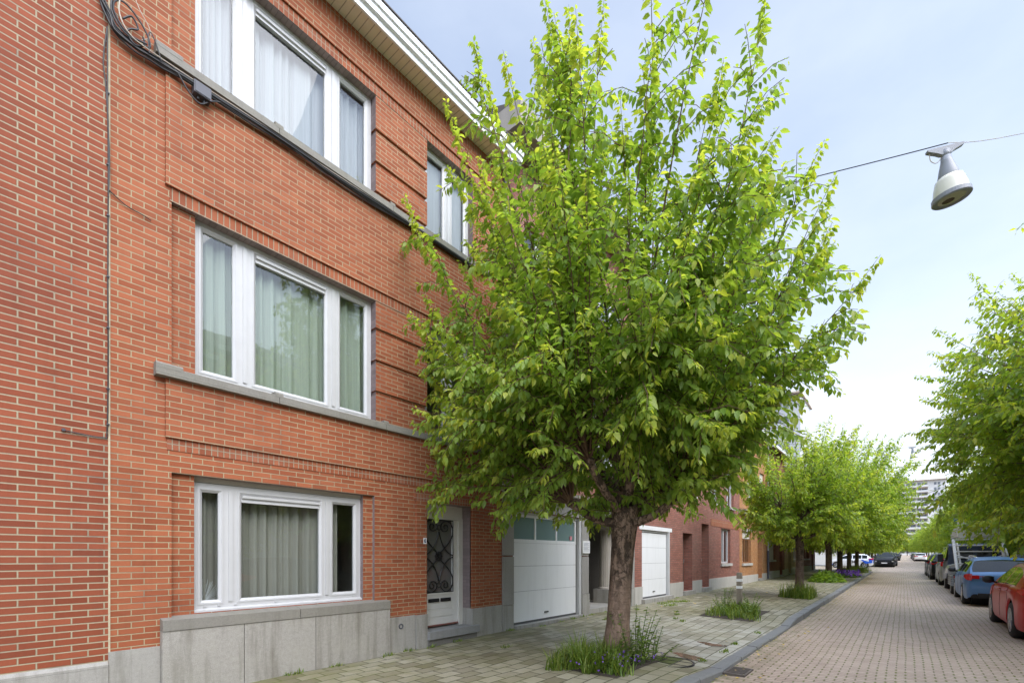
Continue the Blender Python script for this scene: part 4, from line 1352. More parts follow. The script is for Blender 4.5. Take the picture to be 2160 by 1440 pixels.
# dormer
mb = MB(left_T); mb.box(25.6, 29.2, 0.12, 3.0, 8.30, 10.0); dm = mb.build('dormer', DARKRED if False else BRICK_C, hD)
mb = MB(left_T); mb.box(25.4, 29.4, -0.15, 3.2, 10.0, 10.2); mb.build('dormer_roof', WHITEP, dm)
pvc_window(hD, left_T, 25.9, 28.9, 8.55, 9.8, 0.06, [(26.85, 26.95), (27.85, 27.95)], mat=OCHREWOOD, detail=False)
mb = MB(left_T); mb.quad((25.9, 0.115, 8.55), (28.9, 0.115, 8.55), (28.9, 0.115, 9.8), (25.9, 0.115, 9.8)); mb.build('net_curtain', CURT_W, hD)
dp2 = thing('drainpipe', (30.4, D - 0.08, zp(30)), 'dark grey drainpipe down the seam beside the ochre house', 'drainpipe')
mb = MB(left_T); mb.tube([(30.4, -0.07, 0.4), (30.4, -0.07, 2.0)], 0.06, 10); mb.build('cast_iron_shoe', PLASTIC_G, dp2)
mb = MB(left_T); mb.tube([(30.4, -0.07, 2.001), (30.4, -0.07, 8.1)], 0.048, 10); mb.build('pipe', STEEL, dp2)
opsE = [win(31.0, 32.6, 1.47, 2.65, n=2, shutter=0.999), dict(k='door', x=(34.0, 34.95), z=(0.5, 2.85), d=0.3, m=m_plain('plum_door', (0.2, 0.07, 0.06), 0.5)), win(31.3, 32.6, 4.5, 6.0), win(33.6, 34.9, 4.5, 6.0)]
house('plum brick house with one closed cream shutter at pavement level', left_T, 30.455, 35.7, 7.9, BRICK_E, opsE, (PALESTONE, 0.8))
opsF = [dict(k='door', x=(37.0, 38.0), z=(0.5, 2.9), d=0.3, m=DOORWHITE), win(39.0, 41.0, 1.4, 2.9), win(36.6, 38.2, 4.4, 6.0), win(39.2, 40.9, 4.4, 6.0)]
house('yellow brick house with white door behind the second tree', left_T, 35.705, 42.3, 7.4, BRICK_Y, opsF, (PALESTONE, 0.85))
opsG = [win(43.0, 44.2, 1.5, 3.0, m=OCHREWOOD), win(45.0, 46.2, 1.5, 3.0, m=OCHREWOOD), dict(k='door', x=(47.6, 48.6), z=(0.5, 2.9), d=0.3, m=OCHREWOOD), win(43.3, 44.6, 4.4, 6.0), win(46.0, 47.4, 4.4, 6.0)]
house('plum brick corner house with two narrow brown windows', left_T, 42.305, 49.8, 7.8, BRICK_E, opsG, (PALESTONE, 0.9))
opsH = [win(71.5, 74.0, 1.0, 3.2, n=1), win(75, 77.5, 1.0, 3.2, n=1), win(71.7, 73.5, 4.4, 6.0), win(75, 77, 4.4, 6.0)]
house('white rendered corner shop with large shop windows across the side street', left_T, 69.8, 78.5, 7.5, m_plain('white_render', (0.7, 0.69, 0.66), 0.8, 0.05), opsH, (CONCRETE, 0.6))
xx = 78.505
labs = ['red brick house', 'pale cream brick house', 'dark plum brick house', 'yellow brick house', 'red-brown brick house', 'ochre brick house', 'light brick house', 'brown brick house']
mats = [BRICK_E, BRICK_W, BRICK_C, BRICK_Y, BRICK_E, BRICK_D, BRICK_W, BRICK_C]
for i in range(8):
    b = xx + 6.5
    z0 = zg(xx)
    o_ = [win(xx + 0.7, xx + 2.6, z0 + 1.2, z0 + 2.8), dict(k='door', x=(xx + 4.2, xx + 5.2), z=(z0 + 0.2, z0 + 2.6), d=0.3), win(xx + 0.8, xx + 2.4, z0 + 4.2, z0 + 5.7), win(xx + 3.8, xx + 5.4, z0 + 4.2, z0 + 5.7)]
    house(labs[i] + ' number %d past the side street' % (i + 1) if False else labs[i] + ' of the far left row, ' + ['first', 'second', 'third', 'fourth', 'fifth', 'sixth', 'seventh', 'last'][i] + ' past the white corner shop', left_T, xx, b - 0.005, z0 + 6.8 + (i % 3) * 0.4, mats[i], o_, (PALESTONE, z0 + 0.6))
    xx = b

# right-hand row: it shows at the end of the street and in the window reflections
rl = ['cream', 'red-brown', 'ochre', 'plum', 'pale cream', 'yellow', 'red-brown', 'plum', 'ochre', 'cream', 'red-brown', 'yellow', 'plum', 'pale cream', 'red-brown', 'ochre', 'plum']
rm = [BRICK_W, BRICK_C, BRICK_D, BRICK_E, BRICK_W, BRICK_Y, BRICK_C, BRICK_E, BRICK_D, BRICK_W, BRICK_C, BRICK_Y, BRICK_E, BRICK_W, BRICK_C, BRICK_D, BRICK_E]
xx = -6.0
ordn = ['first', 'second', 'third', 'fourth', 'fifth', 'sixth', 'seventh', 'eighth', 'ninth', 'tenth', 'eleventh', 'twelfth', 'thirteenth', 'fourteenth', 'fifteenth', 'sixteenth', 'last']
for i in range(17):
    b = xx + 6.4
    z0 = zg(xx)
    shop = 58 < xx < 68
    mt = {10: BRICK_W, 11: BRICK_D, 12: BRICK_W}.get(i, rm[i])
    o_ = [win(xx + 0.7, xx + 3.0, z0 + 1.1, z0 + 2.7, n=3), dict(k='door', x=(xx + 4.4, xx + 5.4), z=(z0 + 0.25, z0 + 2.6), d=0.25, m=[DOORWHITE, OCHREWOOD, GREYC][i % 3]),
          win(xx + 0.8, xx + 2.6, z0 + 4.0, z0 + 5.6), win(xx + 3.8, xx + 5.6, z0 + 4.0, z0 + 5.6), win(xx + 0.8, xx + 2.6, z0 + 6.9, z0 + 8.2), win(xx + 3.8, xx + 5.6, z0 + 6.9, z0 + 8.2)]
    if i == 11:
        o_[0] = win(xx + 0.6, xx + 2.8, z0 + 0.5, z0 + 3.3, n=2, m=DARKRED, net=False)
    hh_ = house('%s brick house opposite, %s along the right-hand row' % ({10: 'cream', 11: 'ochre', 12: 'cream'}.get(i, rl[i]), ordn[i]), right_T, xx, b - 0.005, z0 + 8.6 + (i % 3) * 0.4, mt, o_, (PALESTONE, z0 + 0.6), group=HG_R)
    if i == 11:
        mb = MB(right_T); mb.box(xx + 0.9, xx + 2.6, -0.10, -0.06, z0 + 2.45, z0 + 2.85)
        tag(mb.build('shop_sign', ORANGE), 'small orange sign over the dark red shop window far right', 'sign')
    xx = b

# ------------------------------------------------------------------ towers at the end of the street
def tower(label, cx, cy, wx, wy, floors, fh, zb, bays, seed, wall=TOWERW):
    """block of flats: the balcony side looks down the street towards the camera (-X)"""
    t_ = thing('apartment_tower', (cx, cy, zb), label, 'tower')
    T = lambda x, y, z: (cx + x, cy + y, zb + z)
    H_ = floors * fh
    mb = MB(T); mb.box(0, wx, -wy / 2, wy / 2, 0, H_ + 0.6); mb.build('wall', wall, t_)
    mb = MB(T); mb.box(-1.6, wx + 0.4, -wy / 2 - 0.4, wy / 2 + 0.6, H_ + 0.601, H_ + 0.95); mb.build('roof', TOWERB, t_)
    mb = MB(T)
    mb.box(4, 9, -3, 5, H_ + 0.95, H_ + 3.2); mb.box(3, 5, wy / 2 - 8, wy / 2 - 6, H_ + 0.95, H_ + 2.6)
    for k in range(5):
        mb.tube([(3, -wy / 2 + 4 + k * 5, H_ + 0.95), (3, -wy / 2 + 4 + k * 5, H_ + 3 + k % 2)], 0.07, 5)
    mb.build('plant_room', TOWERG, t_)
    r = random.Random(seed)
    bw = (wy - 7.5) / bays
    y0 = -wy / 2 + 7.0
    win_ = MB(T); sl = MB(T); par = MB(T)
    for f in range(floors):
        z = f * fh
        for bq in range(bays):
            a = y0 + bq * bw
            win_.box(-0.05, 0.02, a + 0.5, a + bw * 0.52, z + 0.9, z + 2.35)
            win_.box(-0.05, 0.02, a + bw * 0.6, a + bw - 0.5, z + 0.1, z + 2.35)
            par.box(-0.06, 0.02, a + bw * 0.535, a + bw * 0.585, z + 0.1, z + 2.4)
            if (f + bq) % 5 == 2:
                sl.box(-1.1, -1.0, a + 0.3, a + bw - 0.3, z + 2.0, z + 2.45)
        sl.box(-1.5, 0.02, y0 - 0.2, wy / 2 + 0.4, z - 0.16, z + 0.06)
        par.box(-1.5, -1.42, y0 - 0.2, wy / 2 + 0.4, z + 0.06, z + 1.02)
        for bq in range(0, bays + 1):
            par.box(-1.45, 0.02, y0 + bq * bw - 0.06, y0 + bq * bw + 0.06, z + 0.06, z + fh - 0.2)
        for yy in (-wy / 2 + 2.2, -wy / 2 + 3.6):
            win_.box(-0.05, 0.02, yy, yy + 1.0, z + 0.9, z + 2.2)
    win_.build('window', TOWERG, t_)['kind'] = 'stuff'
    sl.build('balcony_slab', TOWERB, t_)['kind'] = 'stuff'
    par.build('balcony_parapet', wall, t_)['kind'] = 'stuff'
    return t_
tower('tall white block of flats with balconies closing the end of the street', 330, 0.5, 16, 35, 14, 2.75, zg(330), 6, 1)
tower('grey tower block rising behind the ochre house', 118, 29, 14, 24, 12, 2.92, zg(118), 5, 2, m_plain('grey_tower_render', (0.5, 0.51, 0.53), 0.7, 0.05, 0.3))

# ------------------------------------------------------------------ trees
def np_mesh(name, V, F, tone, mat, parent=None, nper=None):
    """fast mesh from arrays; F = (n,k) faces, tone = per-vertex (r,g,b)"""
    me = bpy.data.meshes.new(name)
    nV, (nF, k) = len(V), F.shape
    me.vertices.add(nV)
    me.vertices.foreach_set('co', V.astype(np.float32).ravel())
    me.loops.add(nF * k)
    me.loops.foreach_set('vertex_index', F.astype(np.int32).ravel())
    me.polygons.add(nF)
    me.polygons.foreach_set('loop_start', np.arange(0, nF * k, k, dtype=np.int32))
    me.polygons.foreach_set('use_smooth', np.ones(nF, dtype=bool))
    at = me.attributes.new('tone', 'FLOAT_VECTOR', 'POINT')
    at.data.foreach_set('vector', tone.astype(np.float32).ravel())
    me.materials.append(mat)
    me.update(calc_edges=True)
    o = bpy.data.objects.new(name, me)
    COL.objects.link(o)
    if parent is not None:
        o.parent = parent
    return o

def unit(a):
    return a / np.maximum(1e-9, np.linalg.norm(a, axis=-1, keepdims=True))

def leaf_arrays(P, Dr, Nn, L, Wd, fine=True):
    """P base, Dr pointing direction, Nn leaf normal, L length, Wd width"""
    n = len(P)
    Dr = unit(Dr)
    S = unit(np.cross(Dr, Nn))
    Nn = unit(np.cross(S, Dr))
    L = L[:, None]; Wd = Wd[:, None]
    if fine:
        # base, l1, c1, r1, l2, c2, r2, tip : folded along the midrib, tip drooping
        def pt(u, v, h):
            return P + Dr * (L * u) + S * (Wd * v) + Nn * (L * h)
        V = np.stack([pt(0, 0, 0), pt(.28, -.46, .05), pt(.3, 0, -.02), pt(.28, .46, .05), pt(.62, -.42, .0), pt(.63, 0, -.06), pt(.62, .42, .0), pt(1.0, 0, -.2)], 1)
        tri = np.array([[0, 2, 1], [0, 3, 2], [1, 2, 5], [1, 5, 4], [2, 3, 6], [2, 6, 5], [4, 5, 7], [5, 6, 7]])
        k = 8
    else:
        def pt(u, v, h):
            return P + Dr * (L * u) + S * (Wd * v) + Nn * (L * h)
        V = np.stack([pt(0, 0, 0), pt(.45, -.5, .05), pt(1.0, 0, -.1), pt(.45, .5, .05)], 1)
        tri = np.array([[0, 2, 1], [0, 3, 2]])
        k = 4
    F = (np.arange(n)[:, None, None] * k + tri[None]).reshape(-1, 3)
    return V.reshape(-1, 3), F, k

def make_tree(seed, H, Rw, fork, trunk_r, n_shoots, leaf_len, spacing, env, twigs=7, fine=True, lean=(0.0, 0.0), low=-0.45, leaf_mat=None, bark=None, sides=10, keep=None, low_twigs=1.0, sprouts=110, young=0.12, limb_r=0.058):
    """returns (trunk mesh builder, leaf arrays): pollarded street tree with long straight shoots
    env(az, el) gives the reach of a shoot from the fork"""
    r = np.random.default_rng(seed)
    tb = MB(); tw = MB()
    fx, fy = lean
    top = Vector((fx, fy, fork))
    pts = []
    for i in range(9):
        u = i / 8
        wob = 0.03 * math.sin(3.1 * u + seed)
        pts.append((fx * u ** 1.3 + wob * 0.6, fy * u + wob * 0.4, fork * u - 0.05 * (i == 0)))
    rad = [trunk_r * (1.32 if i == 0 else 1.08 if i == 1 else 1.0 - 0.10 * math.sin(math.pi * i / 8) + (0.10 if i >= 7 else 0)) for i in range(9)]
    tb.tube(smooth_path(pts, 3), list(np.interp(np.linspace(0, 8, 25), range(9), rad)), 20)
    # scaffold limbs ending in knuckles
    knuckles = []
    nl = 8
    for i in range(nl):
        az = 2 * math.pi * (i + r.uniform(-.25, .25)) / nl
        lev = i % 3
        el = [0.25, 0.62, 1.05][lev] + r.uniform(-.1, .1)
        ln = [0.85, 1.05, 1.25][lev] * H / 9.5 * r.uniform(.85, 1.15)
        a = Vector((fx, fy, fork - 0.25 + 0.12 * lev))
        d = Vector((math.cos(az) * math.cos(el), math.sin(az) * math.cos(el), math.sin(el)))
        b = a + d * ln * 0.55 + Vector((0, 0, -0.03))
        c = a + d * ln + Vector((0, 0, 0.12 * ln))
        tb.tube(smooth_path([a, b, c], 3), list(np.interp(np.linspace(0, 2, 7), [0, 1, 2], [limb_r * 1.5, limb_r, limb_r * 0.95])), 9)
        tb.lathe([(0.0, -limb_r), (limb_r * 1.2, -limb_r * .6), (limb_r * 1.45, 0), (limb_r * 1.1, limb_r * .8), (0.0, limb_r * 1.1)], tuple(c), 'z', 9)
        knuckles.append((c, az))
    knuckles.append((Vector((fx, fy, fork + 0.9 * H / 9.5)), None))
    tb.tube([Vector((fx, fy, fork - 0.2)), Vector((fx + .05, fy, fork + 0.45 * H / 9.5)), knuckles[-1][0]], [limb_r * 1.7, limb_r * 1.2, limb_r], 9)
    LP, LD, LN, LL, LW, LT, LY = [], [], [], [], [], [], []
    def leaves_along(path, dirs, start, end, spc, sc, young_tip):
        seg = np.linalg.norm(np.diff(path, axis=0), axis=1)
        s = np.concatenate([[0], np.cumsum(seg)])
        tot = s[-1]
        n = max(1, int(tot * (end - start) / spc))
        ts = tot * (start + (end - start) * (np.arange(n) + r.uniform(0, 1, n) * .8) / n)
        px = np.stack([np.interp(ts, s, path[:, k]) for k in range(3)], 1)
        dx = unit(np.stack([np.interp(ts, s, dirs[:, k]) for k in range(3)], 1))
        side = np.cross(dx, np.array([0, 0, 1.0])) 
        side = unit(side + r.normal(0, .12, (n, 3)))
        vert = np.cross(side, dx)
        ph = np.where(np.arange(n) % 2 == 0, 1.0, -1.0)[:, None] * side + r.normal(0, .55, (n, 3)) + vert * r.uniform(-.6, .6, (n, 1))
        ph = unit(ph - dx * np.sum(ph * dx, 1, keepdims=True))
        droop = r.uniform(0.25, 1.15, (n, 1))
        d = ph * 0.8 + dx * 0.45 + np.array([0, 0, -1.0]) * droop
        nn = np.array([0, 0, 1.0]) * 0.75 + ph * 0.5 + dx * .25 + r.normal(0, .3, (n, 3))
        u = ts / tot
        size = leaf_len * sc * r.uniform(.7, 1.12, n) * np.where(u > .93, .62, 1.0)
        LP.append(px + ph * leaf_len * 0.14 + np.array([0, 0, -0.02])); LD.append(d); LN.append(nn)
        LL.append(size); LW.append(size * r.uniform(.44, .56, n)); 
        LT.append(np.clip(r.normal(.38, .28, n) + 0.15 * (u - .5), 0, 1))
        LY.append(np.clip(np.where(u > .8, r.uniform(0, 1, n) * young_tip, 0.0) + (r.uniform(0, 1, n) < young * .25) * .5, 0, 1))
    for i in range(n_shoots):
        az = r.uniform(0, 2 * math.pi)
        u = r.uniform(0, 1)
        sl = low + (1.0 - low) * u ** 0.72
        sl = min(.995, sl)
        el = math.asin(sl)
        reach = env(az, el) * (r.uniform(.86, 1.03) if r.uniform() < (.72 if el > .8 else .55) else r.uniform(.28, .9))
        tip = np.array([fx, fy, fork + 0.35 * H / 9.5]) + reach * np.array([math.cos(az) * math.cos(el), math.sin(az) * math.cos(el), math.sin(el)])
        if keep and not keep(tip):
            continue
        # nearest matching knuckle
        best = min(knuckles, key=lambda kk: (0.8 * (1 - math.cos(az - kk[1])) if kk[1] is not None else (0.15 if el > 0.95 else 2.0)) + r.uniform(0, .25))
        a = np.array(best[0])
        v = tip - a
        Ls = np.linalg.norm(v)
        if Ls < .5:
            continue
        # shoots leave upwards, then bend to their tip
        mid = a + v * 0.5 + np.array([0, 0, 1.0]) * (0.16 if el < .5 else 0.04) * Ls + r.normal(0, .03, 3) * Ls
        t = np.linspace(0, 1, 8)[:, None]
        path = (1 - t) ** 2 * a + 2 * (1 - t) * t * mid + t ** 2 * tip
        path[1:] += np.cumsum(r.normal(0, .0085, (7, 3)), axis=0) * Ls
        dirs = np.gradient(path, axis=0)
        r0 = 0.005 + 0.0034 * Ls
        tw.tube([Vector(p) for p in path], [r0 * (1 - (q_ / 7.0) ** 0.8) + 0.0016 for q_ in range(8)], 5, cap=False)
        yt = 0.9 if r.uniform() < .55 else .35
        leaves_along(path, dirs, .30, 1.0, spacing, 1.0, yt)
        leaves_along(path, dirs, .90, 1.0, spacing * .45, .9, yt)
        nt_ = int(twigs * Ls / 3.2 * r.uniform(.7, 1.3) * (low_twigs if el < .3 else 1.0))
        for q in range(nt_):
            tt = r.uniform(.22, .88)
            k = tt * 7; k0 = int(k); ff = k - k0
            p0 = path[k0] * (1 - ff) + path[min(7, k0 + 1)] * ff
            d0 = unit(dirs[k0])
            sd = unit(np.cross(d0, r.normal(0, 1, 3)))
            tl = r.uniform(.3, .95) * (1.15 - tt * .55) * (Rw / 3.6)
            dd = unit(d0 * r.uniform(.5, .9) + sd * .75 + np.array([0, 0, -.12]))
            p1 = p0 + dd * tl * .6
            p2 = p0 + dd * tl + np.array([0, 0, -.22]) * tl
            pp = np.stack([p0, p1, p2])
            tw.tube([Vector(x) for x in pp], [0.0055, 0.004, 0.003], 4, cap=False)
            leaves_along(pp, np.gradient(pp, axis=0), .12, 1.0, spacing * .9, .95, yt)
    # short leafy sprouts on the limbs and round the fork
    for i in range(sprouts):
        kn = knuckles[r.integers(0, len(knuckles))][0]
        q = r.uniform(0, 1.05)
        a = np.array([fx, fy, fork - .1]) * (1 - q) + np.array(kn) * q
        d = unit(np.array([r.normal(0, 1), r.normal(0, 1), r.uniform(-.35, .8)]))
        ln = r.uniform(.35, 1.15) * H / 9.5
        pp = np.stack([a, a + d * ln * .55 + np.array([0, 0, .06]), a + d * ln + np.array([0, 0, -.12 * ln])])
        tw.tube([Vector(x) for x in pp], [0.007, 0.005, 0.003], 4, cap=False)
        leaves_along(pp, np.gradient(pp, axis=0), .15, 1.0, spacing * .95, .95, .5)
    P = np.concatenate(LP); Dr = np.concatenate(LD); Nn = np.concatenate(LN); L = np.concatenate(LL); Wd = np.concatenate(LW)
    T = np.concatenate(LT); Y = np.concatenate(LY)
    V, F, k = leaf_arrays(P, Dr, Nn, L, Wd, fine)
    tone = np.repeat(np.stack([T, Y, T * 0], 1), k, axis=0)
    return tb, tw, V, F, tone, len(P)

def tree(name, label, loc, group, rot=0.0, leaf_mat=LEAF, bark=BARK, **kw):
    t_ = thing(name, loc, label, 'tree', group)
    tb, tw, V, F, tone, n = make_tree(**kw)
    tb.build('trunk', bark, t_, smooth=True, local=True)
    cr = np_mesh('crown', V, F, tone, leaf_mat, t_)
    b = tw.build('twigs', TWIG, cr, smooth=True, local=True)
    t_.rotation_euler.z = rot
    print('TREE', label, n, 'leaves')
    return t_

TG = 'street trees along both kerbs'
def env_main(az, el):
    # reach from the fork; a little fuller on the street side
    e = math.degrees(el)
    base = np.interp(e, [-35, -20, 0, 20, 40, 60, 75, 90], [1.2, 1.9, 2.9, 3.4, 4.15, 5.45, 6.5, 6.85])
    rt_ = max(0.0, math.cos(az + 0.88))
    side = 1.0 - rt_ * float(np.interp(e, [0, 15, 25, 35, 60], [0.50, 0.45, 0.32, 0.10, 0.12])) - 0.13 * max(0, math.cos(az - 3.8)) + 0.11 * max(0, math.cos(az - 2.3)) * float(np.interp(e, [10, 30, 50, 68, 80], [0.0, -0.6, -0.5, 0.5, 0.5]))
    return float(base) * (side if e < 70 else 1.0) * (1 + 0.05 * math.sin(3 * az + 1) + 0.04 * math.sin(7 * az + el * 5))
tree('cherry_tree', 'nearest street tree with peeling brown trunk before the brick houses', (6.30, 3.23, pave_z(6.30, 3.23) - 0.03), TG,
     seed=23, H=9.6, Rw=3.5, fork=2.25, trunk_r=0.178, n_shoots=390, leaf_len=0.125, spacing=0.03, env=env_main, twigs=12, low_twigs=0.6, sprouts=55, lean=(0.12, -0.10), low=-0.30)

def env_round(Rr, Ht, fork):
    def f(az, el):
        e = math.degrees(el)
        b = np.interp(e, [-40, -20, 0, 25, 50, 70, 90], [0.62 * Rr, 0.82 * Rr, 1.0 * Rr, 1.05 * Rr, 1.0 * (Rr + Ht - fork) / 2, 0.95 * (Ht - fork - .3), Ht - fork - .3])
        return float(b) * (1 + 0.06 * math.sin(3 * az) + 0.05 * math.sin(5 * az + 4 * el))
    return f
# right-hand tree whose crown leans into the picture from the right
tree('street_tree', 'big leafy tree over the parked red car at the right edge', (14.4, -4.4, zg(15) + 0.12), TG, leaf_mat=LEAF2, bark=BARK2,
     seed=5, H=9.8, Rw=4.2, fork=2.5, trunk_r=0.2, n_shoots=380, leaf_len=0.16, spacing=0.042, env=env_round(4.7, 10.0, 2.6), twigs=16, fine=False, low=-0.36)
# the others: three models copied along the street
def model(seed, Rr, Ht, fork, n, ll, sp):
    return dict(seed=seed, H=Ht, Rw=Rr, fork=fork, trunk_r=0.135 if Rr < 3 else 0.17, n_shoots=n, leaf_len=ll, spacing=sp, env=env_round(Rr, Ht, fork), twigs=13, fine=False, low=-0.5)
t_small = tree('street_tree', 'small round tree in a long grass tuft, second tree along the left kerb', (18.9, 2.75, zg(18.9) + 0.12), TG, leaf_mat=LEAF2, bark=BARK2, **model(21, 2.05, 6.5, 2.3, 260, 0.15, 0.036))
t_mid = tree('street_tree', 'third tree along the left kerb, with a leafy mound at its foot', (31.6, 3.2, zg(31.6) + 0.12), TG, leaf_mat=LEAF2, bark=BARK2, **model(22, 3.6, 8.8, 2.4, 270, 0.19, 0.052))
t_big = tree('street_tree', 'fourth tree along the left kerb, with purple flowers at its foot', (37.6, 3.2, zg(37.6) + 0.12), TG, leaf_mat=LEAF2, bark=BARK2, **model(23, 3.9, 9.8, 2.5, 280, 0.2, 0.055))
def copy_tree_at(src, label, x, y, rot, sc):
    c = copy_tree(src)
    c.location = (x, y, zg(x) + 0.12)
    c.rotation_euler.z = rot
    c.scale = (sc, sc, sc)
    c['label'] = label
    return c
copy_tree_at(t_mid, 'fifth tree along the left kerb, just before the side street', 44.4, 3.2, 2.1, 0.92)
copy_tree_at(t_big, 'last left tree before the side street, beside the parked blue and white car', 49.4, 3.0, 4.0, 0.9)
lo = ['first', 'second', 'third', 'fourth', 'fifth', 'sixth', 'seventh']
for i, x in enumerate((75.5, 83, 92, 103, 116, 131, 150)):
    copy_tree_at([t_mid, t_big][i % 2], '%s left tree beyond the side street' % lo[i], x, 3.7, 1.3 * i + .4, 0.84 + .04 * (i % 3))
for i, x in enumerate((24.5, 32.5, 41, 49.5)):
    copy_tree_at([t_big, t_mid][i % 2], '%s tree along the right kerb behind the tree over the red car' % lo[i], x, -5.0, 1.9 * i + 1, 0.86 + .05 * (i % 2))
for i, x in enumerate((58.5, 68, 79, 91, 105, 122, 142)):
    copy_tree_at([t_mid, t_big][i % 2], '%s of the far right trees that close the view' % lo[i], x, -5.4, 2.3 * i + 2, 0.84 + .04 * (i % 3))
for i, (x, y) in enumerate(((172, 3.6), (195, 3.8), (222, 3.6), (165, -5.2), (188, -5.4), (215, -5.2), (246, -4.6), (250, 4.2), (285, -9), (287, -1.5), (284, 5.5), (288, 12))):
    copy_tree_at([t_mid, t_big][i % 2], 'one of the distant trees closing the end of the street below the tower', x, y, 1.7 * i, 0.95 + .05 * (i % 3))
copy_tree_at(t_big, 'tree on the opposite pavement mirrored in the big windows', 5.2, -5.6, 0.7, 0.9)

# ------------------------------------------------------------------ cables on the facade
def wallpt(p, off):
    return (p[0], D - off, p[1])
cb = thing('cable_bundle', (1.1, D - 0.03, 6.9), 'bundle of black cables looped under the upper sill of the orange-red house', 'cables')
run = [(0.98, 7.45), (1.026, 7.081), (1.085, 6.95), (1.14, 6.84), (1.284, 6.80), (1.402, 6.81), (1.545, 6.815), (1.717, 6.80), (1.968, 6.80), (2.369, 6.815), (2.82, 6.83), (3.467, 6.815), (4.231, 6.83), (4.949, 6.85), (6.4, 6.86)]
mb = MB()
rr = random.Random(4)
for k in range(7):
    o = 0.05 + 0.012 * (k % 3)
    dz = (k - 3) * 0.011
    pts = [wallpt((x + rr.uniform(-.012, .012), z + dz * (1.0 if x < 1.6 else 0.75) + rr.uniform(-.006, .006)), o + (0.03 if x > 1.55 else 0)) for x, z in run]
    mb.tube(smooth_path(pts, 4), 0.008 if k % 2 else 0.011, 6)
mb.tube(smooth_path([wallpt(p, 0.09) for p in [(1.05, 7.5), (1.11, 7.2), (1.10, 6.98), (1.20, 6.85), (1.40, 6.86), (1.36, 7.02), (1.22, 7.14), (1.13, 7.10), (1.12, 6.98), (1.22, 6.86), (1.38, 6.88)]], 5), 0.009, 6)
mb.tube(smooth_path([wallpt(p, 0.085) for p in [(1.19, 6.98), (1.26, 7.06), (1.31, 6.98), (1.25, 6.93), (1.22, 6.87), (1.28, 6.80), (1.36, 6.86), (1.35, 6.93)]], 5), 0.009, 6)
mb.tube(smooth_path([wallpt(p, 0.1) for p in [(1.40, 6.80), (1.39, 6.95), (1.41, 7.02), (1.46, 6.93), (1.50, 6.80)]], 5), 0.006, 6)
mb.tube(smooth_path([wallpt(p, 0.095) for p in [(1.60, 6.815), (1.643, 6.80), (1.739, 6.68), (1.852, 6.62), (1.968, 6.73), (2.1, 6.81)]], 5), 0.009, 6)
mb.tube(smooth_path([wallpt(p, 0.10) for p in [(2.9, 6.80), (3.6, 6.74), (4.2, 6.77), (4.9, 6.84)]], 5), 0.006, 6)
mb.build('black_cable', CABLE, cb)
mb = MB()
mb.tube(smooth_path([wallpt(p, 0.10) for p in [(1.12, 7.6), (1.16, 7.2), (1.16, 6.99), (1.24, 6.86), (1.40, 6.83), (1.8, 6.83), (2.4, 6.845), (3.4, 6.845), (4.9, 6.87)]], 5), 0.006, 6)
mb.tube(smooth_path([wallpt(p, 0.08) for p in [(1.2, 7.6), (1.30, 7.24), (1.40, 7.08), (1.41, 6.98), (1.34, 6.90)]], 5), 0.004, 5)
mb.build('pale_cable', CABLE_L, cb)
jb = thing('junction_box', (1.87, D - 0.08, 6.75), 'dark grey plastic junction box on the cables under the upper sill', 'junction box')
mb = MB()
mb.box(1.79, 1.955, D - 0.125, D - 0.034, 6.70, 6.83)
mb.box(1.80, 1.945, D - 0.132, D - 0.124, 6.71, 6.82)
mb.build('housing', PLASTIC_G, jb)
mb = MB()
for x in (1.84, 1.90): mb.tube([(x, D - 0.08, 6.70), (x, D - 0.08, 6.665)], 0.016, 8)
mb.build('gland', BLACKM, jb)
vc = thing('wall_cable', (1.09, D - 0.02, 4.5), 'pair of thin black cables running down the joint between the two brick houses', 'cables')
mb = MB()
for k in (0, 1):
    pts = [(1.079, 6.85), (1.051 + 0.03 * k, 6.5), (1.069 + .012 * k, 6.282), (1.085, 5.925), (1.088 + .008 * k, 5.556), (1.088, 5.182), (1.085, 4.337), (1.088, 3.638), (1.08, 2.90), (1.05, 2.822), (0.854, 2.826), (0.771, 2.836)]
    mb.tube(smooth_path([wallpt((x, z), 0.018 + .008 * k) for x, z in (pts if k == 0 else pts[:6])], 5), 0.0055, 6)
mb.tube(smooth_path([wallpt(p, 0.016) for p in [(1.095, 5.26), (1.227, 5.185), (1.362, 5.164), (1.434, 5.145)]], 4), 0.005, 6)
mb.build('black_cable', CABLE, vc)
mb = MB(); mb.tube([wallpt((0.765, 2.838), -0.01), wallpt((0.765, 2.838), 0.03)], 0.014, 8)
for z in (6.2, 5.5, 5.0, 4.4, 3.9, 3.3, 2.95): mb.box(1.076, 1.098, D - 0.03, D - 0.002, z, z + 0.012)
mb.build('cable_clip', PLASTIC_G, vc)

